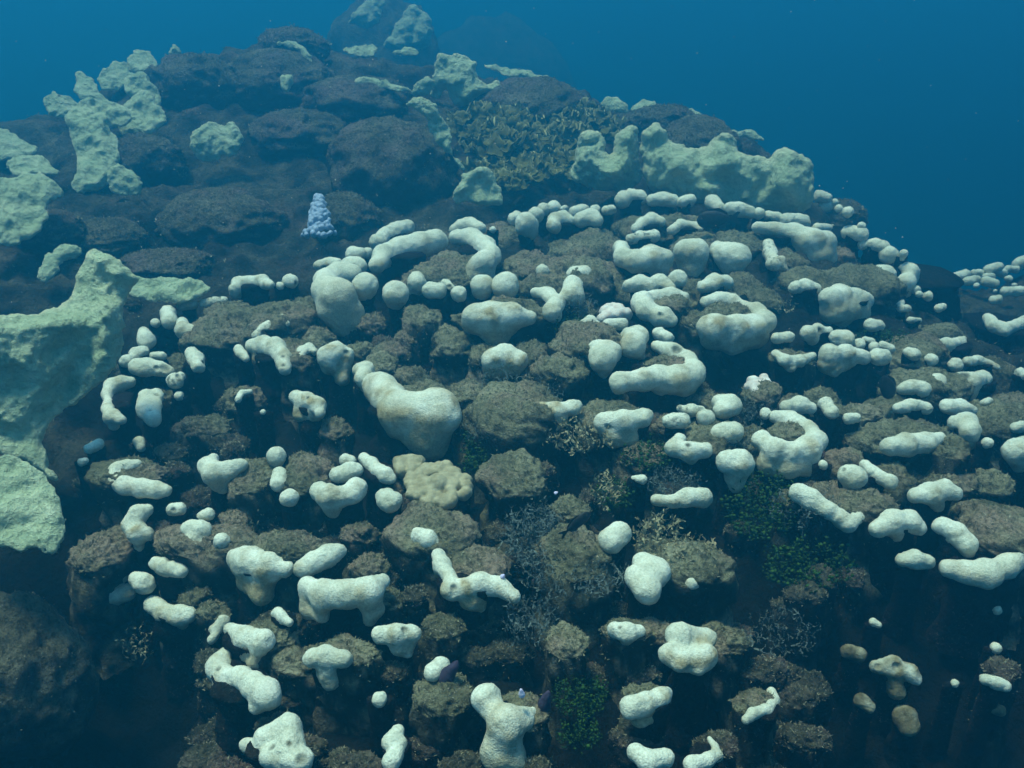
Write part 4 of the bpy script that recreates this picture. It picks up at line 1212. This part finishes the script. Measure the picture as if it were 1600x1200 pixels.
# ------------------------------------------------------------------ knobby corals
def build_knobby(label, name, x, y, rx, ry, n, r0, r1, mat, cone=False, dsh=0.0, seed=0, domeh=0.5):
    rng = np.random.default_rng(seed)
    d = hit(x, y + ry * 0.4) + dsh
    C, R = [], []
    for i in range(n):
        a = rng.uniform(0, 2 * np.pi); q = math.sqrt(rng.uniform(0, 1))
        if cone:
            v = rng.uniform(-1, 1); half = 0.12 + 0.88 * (v + 1) / 2
            ax = rng.uniform(-1, 1) * half; px_, py_ = x + rx * ax, y + ry * v
            dd = d - 0.8 * rx * d / F * math.sqrt(max(0, 1 - (ax / half) ** 2)) * half
        else:
            px_, py_ = x + rx * q * math.cos(a), y + ry * q * math.sin(a)
            dd = hit(px_, py_) + dsh - domeh * rx * d / F * (1 - q * q) * 0.35
        r = rng.uniform(r0, r1)
        C.append(unproj(px_, py_, dd)); R.append(r * d / F)
    C = np.array(C); R = np.array(R)
    core = [(unproj(x, y + ry * t, d + 0.02), rx * s * d / F) for t, s in (((-0.4, 0.22), (0.0, 0.42), (0.5, 0.66)) if cone else ())]
    if not cone:
        for t in np.linspace(0, 2 * np.pi, 9)[:-1]:
            core.append((unproj(x + 0.5 * rx * math.cos(t), y + 0.5 * ry * math.sin(t), hit(x + 0.5 * rx * math.cos(t), y + 0.5 * ry * math.sin(t)) + dsh + 0.3 * rx * d / F), 0.34 * rx * d / F))
        core.append((unproj(x, y, d + 0.25 * rx * d / F), 0.36 * rx * d / F))
    h = max(R.mean() / 4.0, 0.0035)
    lo = (C - R[:, None]).min(0) - 4 * h; hi = (C + R[:, None]).max(0) + 4 * h
    g = [np.arange(lo[a], hi[a] + h, h) for a in range(3)]
    P = np.stack(np.meshgrid(*g, indexing='ij'), -1)
    f = np.full(P.shape[:3], 1e9)
    kk = (0.12 if cone else 0.35) * R.mean()
    body = list(zip(C + np.array([0, 0.6, -0.5]) * R[:, None], R * 1.25)) + core
    for c, r in list(zip(C, R)) + body:
        dd = np.linalg.norm(P - c, axis=-1) - r
        hh = np.maximum(kk - np.abs(f - dd), 0) / kk
        f = np.minimum(f, dd) - hh * hh * kk * 0.25
    V, Fq = surface_nets(f, lo, h)
    V = V + 0.12 * R.mean() * np.stack([fbm(V / (0.8 * R.mean()), 2, k) for k in (1, 2, 3)], 1)
    o0 = np.array([C[:, 0].mean(), C[:, 1].mean(), C[:, 2].min()])
    o = link(name, new_mesh(name, V - o0, Fq, mat), None, o0)
    tag(o, label, 'coral')
build_knobby('knobby tan coral covered in small round bumps', 'knobby_coral', 683, 757, 50, 34, 130, 5, 8.5, M_KNOBBY, seed=3)
build_knobby('small tan coral crust with faint bumps behind the knobby one', 'knobby_coral', 640, 724, 20, 16, 16, 6, 9, M_KNOBBY, seed=4)
build_knobby('pale blue finger coral standing alone in the dark hollow', 'finger_coral', 498, 337, 27, 32, 120, 2.8, 4.6, M_BLUE, cone=True, dsh=-.25, seed=5)
build_knobby('pinkish white finger coral in the gap behind the curled lobe', 'finger_coral', 957, 488, 22, 13, 14, 6, 9, M_PINKW, seed=6)
build_knobby('yellowish pitted coral crust on the lone knob', 'knobby_coral', 1190, 600, 20, 12, 14, 5, 8, M_PINKW, seed=8)

# ------------------------------------------------------------------ algae clumps
def build_algae(label, name, x, y, rx, ry, n, kind, mat, size, seed, cat='algae', group=None, dsh=0.0):
    rng = np.random.default_rng(seed)
    Vs, Fs, base = [], [], 0
    c = unproj(x, y, hit(x, y) + dsh)
    for i in range(n):
        a = rng.uniform(0, 2 * np.pi); q = math.sqrt(rng.uniform(0, 1))
        qx, qy = x + rx * q * math.cos(a), y + ry * q * math.sin(a)
        d = hit(qx, qy) + dsh + rng.uniform(-0.03, 0.10) * (1 if kind != 'disc' else 1.2)
        p = unproj(qx, qy, d)
        s = size * d / F * rng.uniform(0.6, 1.3)
        up = np.array([rng.normal(0, 0.6), rng.normal(-0.35, 0.5), 1.0]); up /= np.linalg.norm(up)
        sd_ = np.cross(up, rng.normal(0, 1, 3)); sd_ /= np.linalg.norm(sd_)
        nr = np.cross(sd_, up)
        if kind == 'disc':                      # little scalloped leaf discs on a stem
            m = 7
            for k in range(rng.integers(2, 5)):
                cc = p + up * s * (0.2 + 0.85 * k) + nr * s * rng.normal(0, 0.6) + sd_ * s * rng.normal(0, 0.5)
                t1 = rng.normal(0, 1, 3); t1 /= np.linalg.norm(t1); t2 = np.cross(t1, rng.normal(0, 1, 3)); t2 /= np.linalg.norm(t2)
                t1 = np.cross(t2, np.cross(t1, t2)); t1 /= np.linalg.norm(t1)
                an = np.linspace(0, 2 * np.pi, m, endpoint=False)
                rr = s * 0.55 * rng.uniform(0.6, 1.1)
                ring = cc + rr * (np.cos(an)[:, None] * t1 + np.sin(an)[:, None] * t2)
                nm = np.cross(t1, t2)
                V = np.concatenate([[cc + nm * rr * 0.3], ring, [cc - nm * rr * 0.05]])
                Fl = [(0, 1 + w, 1 + (w + 1) % m) for w in range(m)] + [(m + 1, 1 + (w + 1) % m, 1 + w) for w in range(m)]
                Vs.append(V); Fs.append(np.array(Fl) + base); base += len(V)
        else:                                   # forked, curling ribbons
            def strip(p0, dirv, length, wid, curl, depth):
                nonlocal base
                k = 5
                P0 = p0.copy(); dv = dirv.copy(); rows = []
                ax = rng.normal(0, 1, 3)
                for q_ in range(k):
                    wv = np.cross(dv, ax); wv /= np.linalg.norm(wv) + 1e-9
                    ww = wid * (1.0 - 0.55 * q_ / (k - 1) if depth else 0.8 + 0.4 * q_ / (k - 1))
                    rows.append(np.stack([P0 - wv * ww, P0 + np.cross(wv, dv) * ww * 0.35, P0 + wv * ww]))
                    dv = dv + np.cross(dv, ax) * curl + rng.normal(0, 0.12, 3); dv /= np.linalg.norm(dv)
                    P0 = P0 + dv * length / k
                V = np.concatenate(rows)
                Fl = []
                for q_ in range(k - 1):
                    for e in (0, 1):
                        b0 = q_ * 3 + e
                        Fl += [(b0, b0 + 1, b0 + 4), (b0, b0 + 4, b0 + 3)]
                Vs.append(V); Fs.append(np.array(Fl) + base); base += len(V)
                if depth < (2 if kind == 'scrub' else 1):
                    for sg in (-1, 1):
                        nd = dv + sg * wv * rng.uniform(0.5, 1.1) + rng.normal(0, 0.2, 3); nd /= np.linalg.norm(nd)
                        strip(P0, nd, length * 0.7, wid * 0.75, curl * rng.uniform(0.4, 1.8) * rng.choice([-1, 1]), depth + 1)
            wid = s * (0.17 if kind == 'curl' else 0.11)
            strip(p, up, s * 1.0, wid, rng.normal(0, 0.28 if kind == 'curl' else 0.15), 0)
    V = np.concatenate(Vs) - c
    o = link(name, new_mesh(name, V, np.concatenate(Fs).astype(np.int32), mat, kind == 'curl'), None, c)
    tag(o, label, cat, group)
GA, SA, CA = 'green leafy algae clumps', 'grey bushy algae clumps', 'tan curling algae clumps'
for i, (lab, x, y, rx, ry, n, s) in enumerate([
    ('green algae clump under the toe of the boot shaped lobe', 742, 705, 22, 38, 110, 5),
    ('bright green algae clump low in the middle of the mound', 905, 1088, 40, 34, 300, 5),
    ('green algae trailing below the bright green clump', 905, 1150, 36, 26, 90, 5),
    ('green algae strip beneath the dark pitted lobe', 1010, 712, 44, 24, 170, 5),
    ('green algae bed on the dark slope below the mushroom lobe', 1190, 795, 60, 50, 320, 6),
    ('green algae bed around the sunken dim lobe', 1265, 885, 70, 40, 260, 6),
    ('green algae patch beside the half buried lobe', 960, 775, 34, 22, 120, 5),
    ('dark green algae tuft under the square pale block', 1375, 530, 44, 12, 110, 4),
    ('dark green algae tuft behind the broad white plate lobe', 890, 510, 30, 12, 90, 4)]):
    build_algae(lab, 'green_algae', x, y, rx, ry, n, 'disc', M_GREEN, s, 40 + i, group=GA, dsh=0.05)
for i, (lab, x, y, rx, ry, n, s) in enumerate([
    ('grey algae thicket on the broad dark dome', 800, 622, 78, 34, 420, 9),
    ('grey algae fringe hanging under the broad dark dome', 770, 672, 50, 18, 150, 10),
    ('bushy grey algae beside the dark fish', 835, 842, 44, 46, 300, 13),
    ('grey algae skirt below the gravelly hump', 900, 908, 80, 26, 220, 12),
    ('grey algae trailing under the bent white lobe', 830, 972, 40, 34, 140, 12),
    ('grey algae cap on the half buried lobe', 1052, 758, 42, 24, 180, 9),
    ('grey algae thicket beside the curled knob', 1180, 640, 26, 26, 110, 9),
    ('grey algae slope beneath the speckled oval', 1150, 700, 60, 26, 140, 10),
    ('grey algae tuft by the comma shaped lobe', 905, 480, 30, 12, 90, 8),
    ('sparse grey algae on the dark rock below the mushroom lobe', 1250, 800, 50, 30, 80, 11),
    ('sparse grey algae sprigs in the lower shade', 1215, 990, 60, 40, 80, 10)]):
    build_algae(lab, 'grey_algae', x, y, rx, ry, n, 'scrub', M_SCRUB, s, 60 + i, group=SA, dsh=0.02)
for i, (lab, x, y, rx, ry, n, s) in enumerate([
    ('curly tan algae between the frilly bed and the pitted lobe', 905, 682, 52, 26, 170, 10),
    ('pale curly algae sprig above the gravelly hump', 945, 768, 24, 26, 80, 10),
    ('curly tan algae above the knobbly round head', 1030, 835, 34, 34, 170, 12),
    ('curly tan algae spilling onto the tan and white scrap', 1085, 872, 42, 30, 150, 12),
    ('small tan algae sprig on the silty dark gap', 1225, 482, 16, 12, 30, 7),
    ('dim tan algae tuft in the lower corner shade', 215, 1010, 26, 30, 50, 8)]):
    build_algae(lab, 'tan_algae', x, y, rx, ry, n, 'curl', M_CURL, s, 80 + i, group=CA, dsh=-0.02)

# ------------------------------------------------------------------ purple sponges and lilac tunicates
def build_tube(label, name, x, y, L, r, lean, mat, cat, group=None, dsh=-.03):
    d = hit(x, y) + dsh
    c = unproj(x, y, d); s = d / F
    n, m = 12, 16
    th = np.linspace(0, 2 * np.pi, m, endpoint=False)
    V, Fl = [], []
    prof = [(t, math.sqrt(max(0.0, 1 - (2 * t - 1) ** 6)) * (0.75 + 0.25 * math.sin(t * 5))) for t in np.linspace(0.001, 0.999, n)]
    axis_ = np.array([lean, -0.25, 1.0]); axis_ /= np.linalg.norm(axis_)
    e1 = np.cross(axis_, [0, 1, 0]); e1 /= np.linalg.norm(e1); e2 = np.cross(axis_, e1)
    for t, q in prof:
        V.append(axis_ * (t - 0.5) * L * s + r * s * max(q, .12) * (np.cos(th)[:, None] * e1 + np.sin(th)[:, None] * e2))
    V = np.concatenate(V)
    V += 0.22 * r * s * np.stack([fbm(V / (1.2 * r * s) + x, 3, k) for k in (1, 2, 3)], 1)
    for q in range(n - 1):
        for w in range(m):
            Fl.append((q * m + w, q * m + (w + 1) % m, (q + 1) * m + (w + 1) % m, (q + 1) * m + w))
    Fl += [tuple(range(m))[::-1], tuple((n - 1) * m + w for w in range(m))]
    tag(link(name, new_mesh(name, V, Fl, mat), None, c), label, cat, group)
build_tube('purple sponge finger behind the smooth white egg', 'finger_sponge', 702, 1052, 60, 13, .5, M_PURPLE, 'sponge', 'purple sponges low on the mound')
build_tube('purple sponge finger beside the stepped lobe', 'finger_sponge', 852, 1096, 52, 10, .2, M_PURPLE, 'sponge', 'purple sponges low on the mound')
build_tube('bright lilac tunicate standing on the dark stump', 'tunicate', 815, 1083, 20, 5, -.15, M_LILAC, 'tunicate', None, -.10)
build_tube('tiny white tunicate on the fat arm of the bent lobe', 'tunicate', 786, 900, 8, 4, .6, M_LILAC, 'tunicate', None, -.06)
build_tube('white shell fleck on the small gravelly knob', 'shell_fragment', 869, 770, 7, 3, 1.5, M_LILAC, 'shell', None, -.05)

# ------------------------------------------------------------------ fish
def build_fish(label, x, y, L, H, ang, z, yaw=0.0):
    d = z; s = d / F
    c = unproj(x, y, d)
    Lw, Hw = L * s, H * s
    root = empty('reef_fish', c)
    root.rotation_euler = (0, 0, 0)
    ca, sa = math.cos(ang), math.sin(ang)
    cy_, sy_ = math.cos(yaw), math.sin(yaw)
    R = np.array([[cy_, -sy_, 0], [sy_, cy_, 0], [0, 0, 1]]) @ np.array([[ca, 0, -sa], [0, 1, 0], [sa, 0, ca]])
    n, m = 20, 18
    t = np.linspace(0, 1, n)
    half = 0.5 * Hw * (np.sin(np.pi * np.clip(t, 0, 1) ** 0.75) ** 0.75 * (1 - 0.15 * t) + 0.12 * t * (t > .5) + 0.02)
    half[0] = 0.03 * Hw
    th = np.linspace(0, 2 * np.pi, m, endpoint=False)
    V = np.concatenate([np.stack([np.full(m, Lw * (0.42 - 0.80 * tt)), 0.42 * hh * np.cos(th), hh * np.sin(th)], 1) for tt, hh in zip(t, half)])
    Fl = []
    for q in range(n - 1):
        for w in range(m):
            Fl.append((q * m + w, (q + 1) * m + w, (q + 1) * m + (w + 1) % m, q * m + (w + 1) % m))
    Fl += [tuple(range(m)), tuple((n - 1) * m + w for w in range(m))[::-1]]
    link('body', new_mesh('body', V @ R.T, Fl, M_FISH), root)
    def fin(name, outline, th_):
        o = np.array(outline) * np.array([Lw, Hw]); k = len(o)
        A = np.stack([o[:, 0], np.full(k, th_ * Hw), o[:, 1]], 1); B = A * np.array([1, -1, 1])
        V = np.concatenate([A, B]) @ R.T
        Fl = [tuple(range(k)), tuple(range(2 * k - 1, k - 1, -1))] + [(i, i + k, (i + 1) % k + k, (i + 1) % k) for i in range(k)]
        link(name, new_mesh(name, V, Fl, M_FISH, False), root)
    fin('tail_fin', [(-.36, .06), (-.56, .34), (-.62, .30), (-.52, .0), (-.62, -.28), (-.56, -.32), (-.36, -.06)], .02)
    fin('dorsal_fin', [(.18, .42), (.08, .58), (-.12, .58), (-.30, .34), (-.34, .12), (-.1, .35)], .015)
    fin('anal_fin', [(-.05, -.40), (-.16, -.56), (-.30, -.34), (-.34, -.12), (-.2, -.2)], .015)
    for sg in (-1, 1):
        bm = bmesh.new(); bmesh.ops.create_uvsphere(bm, u_segments=10, v_segments=8, radius=0.05 * Hw)
        V = np.array([v.co[:] for v in bm.verts]) + np.array([0.30 * Lw, sg * 0.15 * Hw, 0.10 * Hw])
        Fl = [[v.index for v in f.verts] for f in bm.faces]; bm.free()
        link('eye', new_mesh('eye', V @ R.T, Fl, M_EYE), root)
    tag(root, label, 'fish', 'dark reef fish')
build_fish('slim dark fish hovering over the gravelly hump', 903, 816, 58, 20, math.radians(33), hit(903, 830) - 0.16, 0.35)
build_fish('dark oval fish in front of the long low wall of lobes', 1116, 343, 64, 30, math.radians(-6), hit(1116, 360) - 0.18, 2.95)
build_fish('dim dark fish nosing into the gap by the barrel lobe', 1386, 604, 56, 26, math.radians(-62), hit(1386, 610) - 0.10, 0.2)

# ------------------------------------------------------------------ the water
WB = (-48.0, 48.0, -46.0, 50.0, -8.2, 3.6)
x0, x1, y0, y1, z0, z1 = WB
hv = [(x0, y0, z0), (x1, y0, z0), (x1, y1, z0), (x0, y1, z0), (x0, y0, z1), (x1, y0, z1), (x1, y1, z1), (x0, y1, z1)]
hf = [(0, 3, 2, 1), (4, 5, 6, 7), (0, 1, 5, 4), (1, 2, 6, 5), (2, 3, 7, 6), (3, 0, 4, 7)]
mw = bpy.data.materials.new('sea_water')
mw.use_nodes = True
nt = mw.node_tree
nt.nodes.remove(nt.nodes['Principled BSDF'])
pv = nt.nodes.new('ShaderNodeVolumePrincipled')
pv.inputs['Color'].default_value = (0.014, 0.22, 0.40, 1)
pv.inputs['Absorption Color'].default_value = (0.07, 0.17, 0.24, 1)
pv.inputs['Density'].default_value = 0.235
pv.inputs['Anisotropy'].default_value = 0.6
nt.links.new(pv.outputs['Volume'], nt.nodes['Material Output'].inputs['Volume'])
hz = link('haze', new_mesh('haze', np.array(hv), hf, mw, False))
tag(hz, kind='stuff')

# ------------------------------------------------------------------ flecks drifting in the water
_r = np.random.default_rng(77)
k = 420
dd = _r.uniform(0.5, 1, k) ** 0.6 * 3.2
C = unproj(_r.uniform(-100, 1700, k), _r.uniform(-100, 1300, k), dd)
C = C[(C[:, 2] > level(C[:, 0], C[:, 1]) + 0.08)]
k = len(C)
oc = np.array([[1, 0, 0], [-1, 0, 0], [0, 1, 0], [0, -1, 0], [0, 0, 1], [0, 0, -1]], float)
of = np.array([[0, 2, 4], [2, 1, 4], [1, 3, 4], [3, 0, 4], [2, 0, 5], [1, 2, 5], [3, 1, 5], [0, 3, 5]])
V = (C[:, None] + oc[None] * _r.uniform(0.0007, 0.0024, (k, 1, 1)) * _r.uniform(0.5, 1.3, (k, 6, 1))).reshape(-1, 3)
Fq = (of[None] + 6 * np.arange(k)[:, None, None]).reshape(-1, 3).astype(np.int32)
tag(link('drifting_flecks', new_mesh('drifting_flecks', V, Fq, M_FLECK, False)), kind='stuff')
